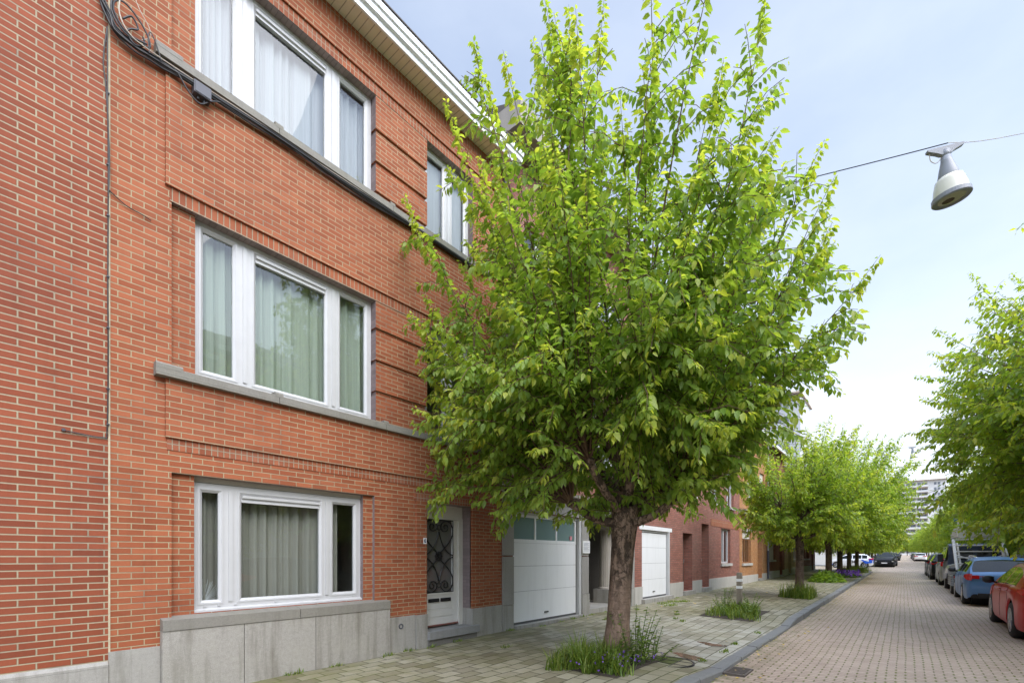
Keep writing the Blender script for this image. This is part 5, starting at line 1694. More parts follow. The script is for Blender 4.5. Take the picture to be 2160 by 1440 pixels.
# ------------------------------------------------------------------ hanging street lamps
def lamp(label, x, y, z, tilt=0.12, s=1.0):
    t_ = thing('hanging_street_lamp', (x, y, z), label, 'street lamp', 'lamps hung over the middle of the street')
    mb = MB()
    mb.lathe([(0.052, -0.10), (0.06, -0.16), (0.088, -0.26), (0.112, -0.36), (0.112, -0.375)], n=28, cap=True)
    mb.tube([(0, 0, -0.02), (0, 0, -0.11)], 0.05, 10)
    bo = mb.build('housing', LAMPGREY, t_, smooth=True, local=True)
    mb = MB()
    mb.prism([(-0.20, 0.015), (0.20, 0.03), (0.20, 0.006), (0.10, -0.045), (0.055, -0.075), (-0.055, -0.075), (-0.10, -0.045), (-0.20, -0.012)], -0.03, 0.03)
    mb.build('bracket', LAMPGREY, t_, local=True)
    mb = MB()
    mb.lathe([(0.113, -0.37), (0.14, -0.39), (0.152, -0.43), (0.168, -0.49), (0.18, -0.56), (0.185, -0.60)], n=36)
    mb.build('glass_shade', OPAL, t_, smooth=True, local=True)
    mb = MB()
    mb.lathe([(0.186, -0.595), (0.20, -0.60), (0.202, -0.65), (0.192, -0.66), (0.142, -0.65), (0.142, -0.64)], n=40)
    mb.build('rim', LAMPGREY, t_, local=True)
    mb = MB()
    mb.lathe([(0.143, -0.645), (0.11, -0.649), (0.08, -0.651), (0.0, -0.652)], n=32)
    le = mb.build('lens', LENS, t_, smooth=True, local=True)
    mb = MB(); mb.lathe([(0.0, -0.6555), (0.06, -0.6545), (0.065, -0.650)], (0.03, 0.02, 0), n=20); mb.build('dead_insects', m_plain('dark_dust', (0.1, 0.07, 0.05), 0.8, 0.3, 30), le, local=True)
    mb = MB(); mb.tube(smooth_path([(0, 0.17, 0.0), (0, 0.17, -0.10), (0, 0.11, -0.15), (0.0, 0.05, -0.10)], 5), 0.005, 6); mb.build('feed_cable', CABLE_L, t_, local=True)
    t_.rotation_euler = (R(-8), R(-2), R(27))
    t_.scale = (s, s, s)
    return t_
lamp('nearest bell-shaped grey lamp with cream glass hanging on a wire against the sky', 8.0, -0.40, 6.73, s=0.96)
l2 = lamp('far bell-shaped lamp hanging beyond the right-hand tree', 39.0, -0.45, 8.5)
def wire(label, pts, r=0.006, name='suspension_wire', mat=CABLE_L):
    mb = MB(); mb.tube(smooth_path(pts, 6), r, 6, mat and 0)
    return tag(mb.build(name, mat), label, 'wire', 'wires across the street')
wire('span wire with taped feed cable carrying the nearest street lamp', [(7.06, D - 0.02, 7.62), (7.52, 2.8, 7.16), (7.83, 0.79, 6.93), (7.93, 0.0, 6.83), (8.0, -0.43, 6.79)], 0.0065, mat=CABLE)
wire('thin span wire running right from the nearest street lamp', [(8.0, -0.43, 6.79), (8.6, -1.16, 6.91), (10.5, -3.9, 7.5), (12.0, DR + 0.02, 8.2)], 0.004)
wire('span wire of the far hanging lamp', [(37.5, D, 9.4), (38.6, 1.0, 8.6), (39.0, -0.45, 8.53), (39.5, -2.2, 8.7), (41, DR, 9.5)], 0.008, mat=CABLE)
wire('slack dark wire crossing the street in front of the white tower', [(55, D, 10.2), (55.5, 0.5, 9.75), (56, -3, 9.9), (57, DR, 10.6)], 0.014, mat=CABLE)

# ------------------------------------------------------------------ wooden post
po = thing('wooden_post', (13.2, 3.26, pave_z(13.2, 3.26)), 'weathered wooden post with two white reflective bands in a weedy tree pit', 'post')
bz = pave_z(13.2, 3.26)
mb = MB(lambda x, y, z: (13.2 + x, 3.26 + y, bz + z))
mb.box(-0.058, 0.058, -0.058, 0.058, -0.2, 1.02)
mb.box(-0.05, 0.05, -0.05, 0.05, 1.02, 1.032)
mb.build('post', WOODPOST, po)
for z in (0.62, 0.80):
    mb = MB(lambda x, y, z_: (13.2 + x, 3.26 + y, bz + z_))
    mb.box(-0.0605, 0.0605, -0.0605, 0.0605, z, z + 0.07); mb.build('reflective_band', WHITEP, po)

# ------------------------------------------------------------------ grass, weeds, flowers, fallen leaves
def grass(name, cx, cy, a, b, n, h, seed, droop=0.5, wd=0.007, zfun=None, label=None):
    r = np.random.default_rng(seed)
    t = r.uniform(0, 2 * np.pi, n); q = np.sqrt(r.uniform(0, 1, n))
    q = q * (1 + 0.28 * np.sin(3 * t + seed) + 0.2 * np.sin(7 * t + 2 * seed))
    x = cx + a * q * np.cos(t); y = cy + b * q * np.sin(t)
    zf = zfun or (lambda xx, yy: pave_z(xx, yy))
    z = np.array([zf(i, j) for i, j in zip(x, y)]) - 0.01
    hh = h * r.uniform(.2, 1.1, n) ** 1.3 * (1.1 - .25 * q) * (1 + .35 * np.sin(x * 9) * np.sin(y * 11))
    az = r.uniform(0, 2 * np.pi, n)
    ln = r.uniform(.1, 1.0, n) * droop
    dx, dy = np.cos(az), np.sin(az)
    sx, sy = -dy * wd, dx * wd
    def p(u, side, w_):
        hor = ln * hh * u ** 2
        return np.stack([x + dx * hor + sx * side * w_, y + dy * hor + sy * side * w_, z + hh * (u - .25 * ln * u * u)], 1)
    V = np.stack([p(0, -1, 1), p(0, 1, 1), p(.5, -1, .9), p(.5, 1, .9), p(1.0, 0, 0)], 1).reshape(-1, 3)
    tri = np.array([[0, 1, 3], [0, 3, 2], [2, 3, 4]])
    F = (np.arange(n)[:, None, None] * 5 + tri[None]).reshape(-1, 3)
    tn = np.repeat(np.stack([r.uniform(0, 1, n), r.uniform(0, 1, n) ** 3, np.zeros(n)], 1), 5, axis=0)
    o = np_mesh(name, V, F, tn, GRASS)
    o['kind'] = 'stuff'
    o['label'] = label or 'grass'
    o['category'] = 'grass'
    return o

def soil(cx, cy, a, b):
    mb = MB()
    n = 6
    for i in range(n):
        for j in range(n):
            x0, x1 = cx - a + 2 * a * i / n, cx - a + 2 * a * (i + 1) / n
            y0, y1 = cy - b + 2 * b * j / n, cy - b + 2 * b * (j + 1) / n
            f = lambda x, y: pave_z(x, y) + 0.006 + 0.003 * math.sin(x * 9 + y * 7)
            mb.quad((x0, y0, f(x0, y0)), (x1, y0, f(x1, y0)), (x1, y1, f(x1, y1)), (x0, y1, f(x0, y1)))
    structure(mb.build('soil', SOIL, smooth=True))
soil(6.05, 3.22, 0.72, 0.5)
grass('grass', 5.78, 3.30, 0.58, 0.48, 1900, 0.42, 1, droop=1.1, label='long grass in the pit of the nearest tree')
soil(13.0, 3.3, 0.95, 0.62)
grass('grass', 12.95, 3.25, 0.9, 0.55, 1600, 0.34, 2, droop=1.1, label='grass and weeds round the wooden post')
grass('grass', 18.9, 2.75, 0.65, 0.5, 1300, 0.6, 3, droop=.8, wd=0.008, label='tall grass tuft round the second tree')
grass('grass', 44.4, 3.1, 1.1, 0.8, 1500, 0.5, 5, wd=0.015, label='grass round the fifth tree')
grass('grass', 49.2, 3.0, 0.8, 0.7, 900, 0.5, 6, wd=0.015, zfun=lambda x, y: zg(x) + .12, label='grass round the last left tree before the side street')
# small tufts in the joints along the house fronts and in the paving
rt = np.random.default_rng(9)
k = 0
for (x, y) in [(2.9, 5.93), (3.45, 5.94), (4.3, 5.94), (4.75, 6.0), (5.2, 5.95), (5.75, 5.95), (7.25, 5.98), (8.2, 5.9), (8.9, 5.92), (9.4, 5.9), (9.9, 5.95), (10.3, 5.93), (11.0, 5.9), (11.7, 5.75), (12.2, 5.6), (13.9, 5.55), (14.5, 5.45), (14.9, 5.3), (13.6, 5.2), (16.0, 5.9), (11.9, 4.4), (12.4, 4.6), (10.9, 3.9), (11.2, 4.2), (9.8, 5.3), (9.0, 2.3), (8.2, 2.25), (10.5, 2.25), (5.9, 5.0), (7.3, 2.3)]:
    k += 1
    big = 13 < x < 15
    grass('grass', x, y, 0.32 if big else 0.12, 0.16 if big else 0.06, 160 if big else 60, 0.09 if big else 0.075, 100 + k, 1.0, 0.006, label='small tuft in a paving joint')

def weed(name, label, cx, cy, n_st, h, seed, spread=0.3, ll=0.07, grp=None, zf=None, cat='plant', mat=GRASS, tone=(0.35, 0.1)):
    r = np.random.default_rng(seed)
    zf = zf or pave_z
    t_ = thing(name, (cx, cy, zf(cx, cy)), label, cat, grp)
    mb = MB()
    P, Dd, N, L = [], [], [], []
    for i in range(n_st):
        an = r.uniform(0, 6.28); q = spread * math.sqrt(r.uniform(0, 1))
        b = np.array([q * math.cos(an) * .5, q * math.sin(an) * .5, 0])
        hh = h * r.uniform(.5, 1.05)
        tip = b + np.array([math.cos(an) * q * .9, math.sin(an) * q * .9, hh])
        mid = (b + tip) / 2 + np.array([0, 0, .1 * hh])
        path = np.stack([b, mid, tip])
        mb.tube([Vector(p) for p in path], [0.006, 0.005, 0.003], 5)
        for s in np.arange(.12, 1.0, .05):
            p = (1 - s) ** 2 * b + 2 * s * (1 - s) * mid + s * s * tip
            for g in range(2):
                a2 = r.uniform(0, 6.28)
                P.append(p); Dd.append([math.cos(a2), math.sin(a2), r.uniform(-.2, .7)]); N.append([r.normal(0, .3), r.normal(0, .3), 1])
                L.append(ll * r.uniform(.6, 1.2) * (1.25 - .7 * s))
    mb.build('stem', m_plain('green_stem', (0.1, 0.16, 0.04), 0.6), t_, local=True)
    P = np.array(P); L = np.array(L)
    V, F, kk = leaf_arrays(P, np.array(Dd), np.array(N), L, L * .42, True)
    tn = np.repeat(np.stack([np.clip(r.normal(tone[0], .25, len(P)), 0, 1), np.clip(r.normal(tone[1], .1, len(P)), 0, 1), np.zeros(len(P))], 1), kk, axis=0)
    np_mesh('foliage', V, F, tn, mat, t_)
    return t_
weed('weed_plant', 'tall leafy weed standing right in front of the nearest trunk', 6.22, 2.90, 12, 0.85, 1, 0.32, 0.085)
weed('weed_plant', 'lower leafy weed behind the grass, right of the nearest trunk', 6.62, 2.86, 9, 0.5, 2, 0.3, 0.07)
weed('weed_plant', 'wide weed in the grass left of the nearest trunk', 5.72, 3.15, 10, 0.38, 7, 0.45, 0.08)
weed('weed_plant', 'bushy weed in front of the wooden post', 12.9, 3.0, 10, 0.55, 3, 0.4, 0.09)
weed('weed_plant', 'weed clump left of the wooden post', 13.1, 3.62, 8, 0.6, 4, 0.3, 0.09)
def mound(name, label, cx, cy, a, b, h, n, ll, seed, mat, cat):
    r = np.random.default_rng(seed)
    th = r.uniform(0, 6.28, n); q = np.sqrt(r.uniform(0, 1, n))
    P = np.stack([a * q * np.cos(th), b * q * np.sin(th), h * (1 - q ** 2) * r.uniform(.5, 1.05, n) + .03], 1)
    Dd = np.stack([np.cos(th) * q, np.sin(th) * q, r.uniform(-.5, .3, n)], 1) + r.normal(0, .35, (n, 3))
    N = np.array([0, 0, 1.0]) + r.normal(0, .35, (n, 3))
    L = ll * r.uniform(.6, 1.2, n)
    V, F, kk = leaf_arrays(P, Dd, N, L, L * .6, True)
    tn = np.repeat(np.stack([np.clip(r.normal(.35, .25, n), 0, 1), np.zeros(n), np.zeros(n)], 1), kk, axis=0)
    t_ = thing(name, (cx, cy, zg(cx) + .12), label, cat)
    np_mesh('foliage', V, F, tn, mat, t_)
    return t_
mound('leafy_shrub', 'low green leafy mound at the foot of the third left tree', 29.9, 3.1, 1.25, 0.75, 0.5, 1100, 0.2, 5, LEAF, 'shrub')
t_ = mound('flower_bed', 'low purple flowering plants round the fourth left tree', 36.6, 2.9, 1.5, 0.8, 0.3, 900, 0.14, 6, GRASS, 'flowers')
r_ = np.random.default_rng(8)
n_ = 420
Pp = np.stack([r_.uniform(-1.5, 1.5, n_), r_.uniform(-.85, .5, n_), r_.uniform(.1, .42, n_)], 1)
V, F, kk = leaf_arrays(Pp, r_.normal(0, 1, (n_, 3)), r_.normal(0, 1, (n_, 3)), np.full(n_, .12), np.full(n_, .1), False)
np_mesh('petals', V, F, np.zeros((len(V), 3)), PURPLE, t_)
t_ = thing('violets', (5.9, 2.92, pave_z(5.9, 2.92)), 'small purple violets in the grass at the nearest trunk', 'flowers')
n_ = 46
Pp = np.stack([r_.normal(-.05, .3, n_), r_.normal(-.08, .16, n_), r_.uniform(.10, .24, n_)], 1)
V, F, kk = leaf_arrays(np.repeat(Pp, 3, 0) + r_.normal(0, .006, (n_ * 3, 3)), r_.normal(0, 1, (n_ * 3, 3)), r_.normal(0, 1, (n_ * 3, 3)), np.full(n_ * 3, .026), np.full(n_ * 3, .022), False)
np_mesh('petals', V, F, np.zeros((len(V), 3)), PURPLE, t_)

n_ = 330
px = np.concatenate([r_.uniform(5, 48, 200), r_.uniform(9, 40, 130)])
py = np.concatenate([1.9 - np.abs(r_.normal(0, .22, 200)), r_.uniform(2.3, 5.8, 130)])
pz = np.array([(zg(a) + 0.012) if b < 1.94 else (pave_z(a, b) + 0.012) for a, b in zip(px, py)])
Nn = np.array([0, 0, 1.0]) + r_.normal(0, .25, (n_, 3))
an = r_.uniform(0, 6.28, n_)
sz = r_.uniform(.035, .075, n_)
V, F, kk = leaf_arrays(np.stack([px, py, pz], 1), np.stack([np.cos(an), np.sin(an), np.zeros(n_)], 1), Nn, sz, sz * .6, False)
o = np_mesh('fallen_leaves', V, F, np.zeros((len(V), 3)), YLEAF)
o['kind'] = 'stuff'; o['label'] = 'scattered yellow fallen leaves along the kerb'; o['category'] = 'leaves'

# ------------------------------------------------------------------ vehicles
def ip(pts, x):
    xs = [p[0] for p in pts]; ys = [p[1] for p in pts]
    return float(np.interp(x, xs, ys))

def sm(pts, x, k=0.10):
    return (ip(pts, x - k) + 2 * ip(pts, x) + ip(pts, x + k)) / 4

def wheel(parent, x, y, r, wd, side, spokes=5, rimmat=None):
    """tyre with an alloy rim on its outer side (side = +1 for +y)"""
    mb = MB()
    mb.lathe([(r * .66, -wd / 2), (r * .9, -wd / 2), (r * .985, -wd * .36), (r, -wd * .2), (r, wd * .2), (r * .985, wd * .36), (r * .9, wd / 2), (r * .66, wd / 2)], (x, y, r), 'y', 28)
    ty = mb.build('wheel', TYRE, parent, smooth=True, local=True)
    mb = MB()
    yo = y + side * wd * .46
    mb.lathe([(r * .60, 0), (r * .68, side * .012), (r * .68, -side * .04), (r * .60, -side * .05)], (x, yo, r), 'y', 28)
    for k in range(spokes):
        an = 2 * math.pi * k / spokes + .3
        for da in (-.16, .16):
            a0, a1 = an + da * 1.2, an + da * .9
            p0 = (x + r * .12 * math.cos(a0), yo - side * .005, r + r * .12 * math.sin(a0)); p1 = (x + r * .62 * math.cos(a1), yo - side * .002, r + r * .62 * math.sin(a1))
            mb.tube([p0, p1], [0.022, 0.016], 5)
    mb.lathe([(0, side * .012), (r * .16, side * .008), (r * .18, -side * .02)], (x, yo, r), 'y', 14)
    mb.build('rim', rimmat or RIM, ty, local=True)
    mb = MB(); mb.lathe([(0.0, 0), (r * .62, 0)], (x, yo - side * .06, r), 'y', 24); mb.build('brake_disc', BLACKM, ty, local=True)
    return ty

def car(label, loc, rz, paint, L, W, top, belt, wb, r=0.33, zb=0.22, front_over=0.85, windows=(), wscreen=(0, 0), rscreen=(0, 0), name='parked_car', cat='car', group='cars parked along the kerbs', roof_mat=None, nose_pts=None, doors=(), tail=(0.72, 0.98, 0.55), lights=True, spokes=5, tint=CARGLASS, roofrail=False, trim=False):
    """lofted body: top = roof/bonnet profile, belt = window sill line; x runs from rear (0) to front (L)"""
    t_ = thing(name, (0, 0, 0), label, cat, group)
    xr = L - front_over - wb; xf = L - front_over
    xs = set([0.0, 0.012, 0.03, 0.06, 0.1, L, L - .012, L - .03, L - .06, L - .1])
    for a in lin(0.15, L - 0.15, 0.075): xs.add(a)
    for wx in (xr, xf):
        for k in range(-12, 13):
            xs.add(wx + (r + .055) * math.sin(k / 12 * math.pi / 2))
    for a, b in windows:
        for e in (a, b): xs.add(e)
    for e in tuple(wscreen) + tuple(rscreen): xs.add(e)
    xs = sorted(x for x in xs if 0 <= x <= L)
    xs = [x for i, x in enumerate(xs) if i == 0 or x - xs[i - 1] > 0.004]
    roofz = max(p[1] for p in top)
    def hw(x):
        f = ip([(0, .80), (.03, .86), (.12, .93), (.4, .975), (1.0, 1.0), (L - 1.3, 1.0), (L - .5, .95), (L - .15, .86), (L - .03, .74), (L, .66)], x)
        return W / 2 * f
    NS = 11
    rows = []
    for x in xs:
        zt = sm(top, x, .06) if .12 < x < L - .12 else ip(top, x)
        bl = min(sm(belt, x), zt - 0.012)
        w_ = hw(x)
        z0 = ip([(0, zb + .16), (.05, zb + .06), (.2, zb), (L - .3, zb), (L - .05, zb + .05), (L, zb + .14)], x)
        for wx in (xr, xf):
            d = abs(x - wx)
            if d < r + .055:
                z0 = max(z0, r + math.sqrt(max(0, (r + .055) ** 2 - d * d)))
        z0 = min(z0, bl - .06)
        k = max(0.0, min(1.0, (zt - bl) / (roofz - ip(belt, L * .5))))
        yt = w_ * (0.95 - .27 * k)
        sec = [(w_ * .96, z0), (w_ * .99, z0 + (bl - z0) * .12), (w_ * 1.0, z0 + (bl - z0) * .45), (w_ * .992, z0 + (bl - z0) * .72), (w_ * .97, z0 + (bl - z0) * .93), (w_ * .945, bl),
               (w_ * .935 * (1 - .02 * k), bl + (zt - bl) * .06), (yt * 1.02, bl + (zt - bl) * .80), (yt * .95, bl + (zt - bl) * .93), (yt * .78, zt - .003), (0, zt + .018 * (.4 + k))]
        rows.append([(x, y, z) for y, z in sec])
    G = {}
    def put(key, q):
        G.setdefault(key, []).append(q)
    for i in range(len(xs) - 1):
        xm = (xs[i] + xs[i + 1]) / 2
        for j in range(NS - 1):
            key = 'body'
            if j == 6 and any(a < xm < b for a, b in windows): key = 'side_window'
            elif j in (8, 9) and wscreen[0] < xm < wscreen[1]: key = 'windscreen'
            elif j in (8, 9) and rscreen[0] < xm < rscreen[1]: key = 'rear_window'
            elif j >= 8 and roof_mat and rscreen[1] <= xm <= wscreen[0]: key = 'roof'
            for s in (1, -1):
                q = [rows[i][j], rows[i + 1][j], rows[i + 1][j + 1], rows[i][j + 1]]
                q = [(p[0], p[1] * s, p[2]) for p in q]
                if s < 0: q = q[::-1]
                put(key + ('' if key != 'side_window' else ('L' if s > 0 else 'R') + str([n for n, (a, b) in enumerate(windows) if a < xm < b][0])), q)
    for rw in (rows[0], rows[-1]):
        for j in range(NS - 1):
            put('body', [rw[j], rw[j + 1], (rw[j + 1][0], -rw[j + 1][1], rw[j + 1][2]), (rw[j][0], -rw[j][1], rw[j][2])])
    body = None
    for key in ['body'] + sorted(k for k in G if k != 'body'):
        mb = MB()
        idx = {}
        for q in G[key]:
            f = []
            for p in q:
                kk = (round(p[0], 4), round(p[1], 4), round(p[2], 4))
                if kk not in idx:
                    idx[kk] = len(mb.v); mb.v.append(p)
                if idx[kk] not in f: f.append(idx[kk])
            if len(f) >= 3:
                mb.f.append(f); mb.m.append(0)
        nm = 'side_window' if key.startswith('side_window') else key
        o = mb.build(nm, {'body': paint, 'roof': roof_mat}.get(nm, tint), t_, smooth=True, local=True)
        md = o.modifiers.new('split', 'EDGE_SPLIT'); md.split_angle = R(32)
        if nm == 'body': body = o
    def sec_at(x):
        i = min(range(len(xs)), key=lambda i_: abs(xs[i_] - x))
        return rows[i]
    # wheel arch liners and floor
    mb = MB()
    mb.box(.25, L - .25, -W * .40, W * .40, zb + .02, zb + .16)
    for wx in (xr, xf):
        mb.lathe([(0, -W * .38), (r + .05, -W * .38), (r + .05, W * .38), (0, W * .38)], (wx, 0, r), 'y', 20)
    mb.build('underbody', BLACKM, t_, local=True)
    for wx in (xr, xf):
        for s in (1, -1):
            wheel(t_, wx, s * (W / 2 - .115), r, .205, s, spokes)
    # door seams, handles, sill strip
    mb = MB()
    for x in doors:
        sc_ = sec_at(x)
        for s in (1, -1):
            mb.tube([(p[0], s * (p[1] + .0005), p[2]) for p in sc_[1:7]], .004, 4)
    if doors: mb.build('door_seam', BLACKM, t_, local=True)
    for x in doors[:2]:
        for s in (1, -1):
            p = sec_at(x + .12)
            mb = MB(); mb.tube([(x + .06, s * (p[4][1] + .012), p[4][2] - .03), (x + .12, s * (p[4][1] + .028), p[4][2] - .03), (x + .22, s * (p[4][1] + .012), p[4][2] - .028)], .013, 6); mb.build('door_handle', paint, t_, local=True)
    # mirrors
    xm_ = windows[-1][1] - .05 if windows else L * .6
    pm = sec_at(xm_)
    for s in (1, -1):
        mb = MB()
        mb.lathe([(0.0, -.10), (.06, -.095), (.085, -.03), (.08, .05), (.045, .09), (0, .1)], (xm_, s * (pm[5][1] + .13), pm[5][2] + .09), 'y', 12)
        mb.tube([(xm_, s * (pm[5][1] - .02), pm[5][2] + .02), (xm_, s * (pm[5][1] + .1), pm[5][2] + .06)], .02, 6)
        mb.build('mirror', BLACKM if roof_mat is None else paint, t_, smooth=True, local=True)
    if lights:
        # tail lights wrap round the rear corner; head lights at the nose
        z0_, z1_, inner = tail
        for s in (1, -1):
            mb = MB()
            pts = []
            for x in [x for x in xs if x <= .42]:
                w_ = hw(x)
                pts.append((x, w_))
            n = len(pts)
            vs = []
            for (x, w_) in pts:
                sh = 0.93 + .05 * min(1, x / .3)
                hgt = 1 - .75 * max(0, (x - .05) / .37)
                zc = (z0_ + z1_) / 2 + .03 * x / .4
                h2 = (z1_ - z0_) / 2 * max(.18, hgt)
                vs += [(x - .008, s * (w_ * 1.0 + .012), zc - h2), (x - .008, s * (w_ * 0.985 + .012), zc + h2)]
            fs = [(2 * i, 2 * i + 2, 2 * i + 3, 2 * i + 1) for i in range(n - 1)]
            mb.add(vs, fs)
            xe = -.014
            w0 = hw(0)
            mb.box(xe, .02, *sorted((s * w0 * inner, s * (w0 + .012))), (z0_ + z1_) / 2 - .05, (z0_ + z1_) / 2 + .055)
            mb.build('tail_light', TAIL, t_, local=True)
            mb = MB()
            mb.box(L - .16, L - .02, *sorted((s * hw(L) * .85, s * hw(L - .2) * 1.0)), .60, .72)
            mb.build('headlight', CHROME, t_, local=True)
        if trim:
            for s in (1, -1):
                mb = MB(); mb.box(-.012, .02, *sorted((s * W * .14, s * hw(0) * .775)), .905, .935); mb.build('trim_strip', CHROME, t_, local=True)
        mb = MB(); mb.box(-.012, .02, -.26, .26, .60 if tail[0] > .7 else .5, .71 if tail[0] > .7 else .61); mb.build('number_plate', WHITEP, t_, local=True)
        mb = MB(); mb.box(L - .02, L + .012, -.26, .26, .42, .53); mb.build('number_plate', WHITEP, t_, local=True)
        mb = MB(); mb.box(L - .04, L + .004, -.5, .5, .54, .66); mb.build('grille', BLACKM, t_, local=True)
        mb = MB(); mb.box(-.006, .2, -W * .33, W * .33, zb + .12, zb + .19); mb.build('rear_bumper', BLACKM, t_, local=True)
    if roofrail:
        mb = MB()
        for s in (1, -1):
            mb.tube(smooth_path([(rscreen[1] + .1, s * W * .315, roofz - .01), (rscreen[1] + .3, s * W * .325, roofz + .035), (wscreen[0] - .5, s * W * .325, roofz + .035), (wscreen[0] - .25, s * W * .315, roofz)], 4), .018, 6)
        mb.build('roof_rail', CHROME, t_, local=True)
    t_.location = loc
    t_.rotation_euler.z = rz
    t_.rotation_euler.y = -math.atan(SLOPE) * math.cos(rz)
    return t_

CG = 'cars parked along the kerbs'
def at(x, y):
    return (x, y, zg(x) - .01)
# red fastback, nearest on the right
red_top = [(0, .62), (.03, .90), (.10, 1.02), (.45, 1.10), (1.15, 1.33), (1.85, 1.44), (2.4, 1.455), (2.9, 1.39), (3.55, 1.06), (3.75, .99), (4.3, .88), (4.62, .74), (4.7, .58)]
red_belt = [(0, .80), (.3, .95), (1.0, 1.0), (3.2, .95), (3.8, .90), (4.5, .78), (4.7, .62)]
car('metallic red fastback car, nearest of the cars parked on the right', at(12.28, -2.53), 0, RED, 4.72, 1.86, red_top, red_belt, 2.68, r=.345, front_over=.95,
    windows=((.95, 1.42), (1.47, 2.26), (2.34, 3.3)), wscreen=(2.95, 3.62), rscreen=(.42, 1.2), doors=(1.38, 2.32, 3.42), tail=(.86, 1.0, .2), spokes=5)
# blue estate
bl_top = [(0, .64), (.03, .86), (.08, .98), (.16, 1.06), (.62, 1.40), (.85, 1.46), (1.9, 1.50), (2.6, 1.46), (3.0, 1.38), (3.6, 1.07), (3.8, 1.0), (4.35, .87), (4.55, .74), (4.62, .58)]
bl_belt = [(0, .82), (.3, .99), (1.0, 1.02), (3.2, .96), (3.8, .90), (4.4, .78), (4.62, .62)]
car('metallic blue estate car with roof rails parked in front of the red car', at(20.2, -2.36), 0, BLUE, 4.64, 1.82, bl_top, bl_belt, 2.72, r=.33, front_over=.95,
    windows=((.55, 1.15), (1.2, 2.1), (2.18, 3.35)), wscreen=(3.0, 3.65), rscreen=(.16, .66), doors=(1.25, 2.14, 3.42), tail=(.80, 1.0, .78), spokes=10, trim=True, roofrail=True)

# lorry with a furniture lift
tr = thing('lift_lorry', at(24.9, -2.35), 'dark slate-blue lorry carrying a white folding furniture lift', 'lorry')
def bev_box(mb, x0, x1, y0, y1, z0, z1, b, mi=0):
    """box with chamfered long edges along x and sloping ends"""
    pr = [(y0 + b, z0), (y1 - b, z0), (y1, z0 + b), (y1, z1 - b), (y1 - b, z1), (y0 + b, z1), (y0, z1 - b), (y0, z0 + b)]
    mb.prism(pr, x0, x1, mi)
mb = MB()
prof = [(3.05, .55), (3.05, 1.60), (3.10, 1.95), (3.25, 2.05), (4.05, 2.07), (4.35, 1.98), (4.85, 1.30), (5.45, 1.08), (5.6, .85), (5.6, .45)]
vs = [(x, .82 if z > 1.3 else .9, z) for x, z in prof] + [(x, -.82 if z > 1.3 else -.9, z) for x, z in prof]
n = len(prof)
mb.add(vs, [(i, (i + 1) % n, n + (i + 1) % n, n + i) for i in range(n)] + [tuple(range(n)), tuple(range(2 * n - 1, n - 1, -1))])
cab_ = mb.build('cab', NAVY, tr, local=True)
mb = MB()
bev_box(mb, 3.035, 3.05, -.78, .78, 1.86, 1.89, .01); bev_box(mb, 3.03, 3.05, -.82, .82, 1.16, 1.19, .01)
mb.build('pressed_rib', NAVY, tr, local=True)
mb = MB(); bev_box(mb, 3.03, 3.06, .06, .66, 1.38, 1.78, .05); bev_box(mb, 3.03, 3.06, -.66, -.06, 1.38, 1.78, .05); mb.build('rear_window', CARGLASS, tr, local=True)
mb = MB(); mb.add([(3.45, .905, 1.32), (4.7, .905, 1.28), (4.35, .835, 1.88), (3.45, .835, 1.92)], [(0, 1, 2, 3)]); mb.build('side_window', CARGLASS, tr, local=True)
mb = MB(); mb.add([(4.36, .78, 1.985), (4.36, -.78, 1.985), (4.865, -.82, 1.32), (4.865, .82, 1.32)], [(0, 1, 2, 3)]); mb.build('windscreen', CARGLASS, tr, local=True)
mb = MB(); mb.box(4.5, 4.62, .93, 1.12, 1.25, 1.6); mb.tube([(4.6, .85, 1.3), (4.58, 1.0, 1.35)], .02, 6); mb.build('mirror', BLACKM, tr, local=True)
mb = MB()
mb.box(0.15, 3.0, -.42, .42, .48, .62); mb.box(.1, 2.95, -.86, .86, .74, .80)
mb.build('chassis', GREYC, tr, local=True)
mb = MB()
for i in range(5): mb.box(.55, 2.2, .82, .90, .36 + i * .085, .415 + i * .085)
for i in range(5): mb.box(.12, .17, .45, .90, .36 + i * .085, .415 + i * .085)
mb.build('side_rail', STEEL, tr, local=True)
mb = MB(); mb.prism([(.50, .80), (.93, .80), (.93, 1.0), (.86, 1.13), (.70, 1.18), (.50, 1.18)], 1.7, 2.95); mb.build('tool_locker', SILVER, tr, local=True)
for x, s in ((.95, 1), (.95, -1), (4.55, 1), (4.55, -1)):
    wheel(tr, x, s * .76, .37, .24, s, 6, STEEL)
mb = MB()                                     # slewing base and raised lift
mb.box(.9, 2.3, -.6, .6, .81, .98)
for s in (.45, -.95):
    mb.tube([(.75, s + .25, .95), (2.7, s + .25, 2.2)], .055, 6); mb.tube([(.75, s + .12, .85), (2.9, s + .12, 2.05)], .035, 6)
for i in range(6):
    u = i / 5
    mb.tube([(.75 + 1.95 * u, .7, .95 + 1.25 * u), (.75 + 1.95 * u, -.7, .95 + 1.25 * u)], .028, 5)
mb.tube([(1.2, -.1, 1.24), (1.7, .7, 1.56)], .025, 5); mb.tube([(1.2, .1, 1.24), (1.7, -.7, 1.56)], .025, 5)
mb.build('lift_frame', DIRTYW, tr, local=True)
mb = MB()
for k, (yy, zz) in enumerate(((.62, 2.30), (.62, 2.42), (.58, 2.54), (.54, 2.66))):
    for s in (1, -1):
        mb.box(.2, 5.0, s * yy - .03, s * yy + .03, zz, zz + .085)
    for i in range(12):
        mb.box(.3 + i * .4, .34 + i * .4, -yy + .03, yy - .03, zz + .02, zz + .06)
mb.box(.15, .30, -.70, .70, 2.22, 2.30)
mb.build('ladder_stack', DIRTYW, tr, local=True)
mb = MB()
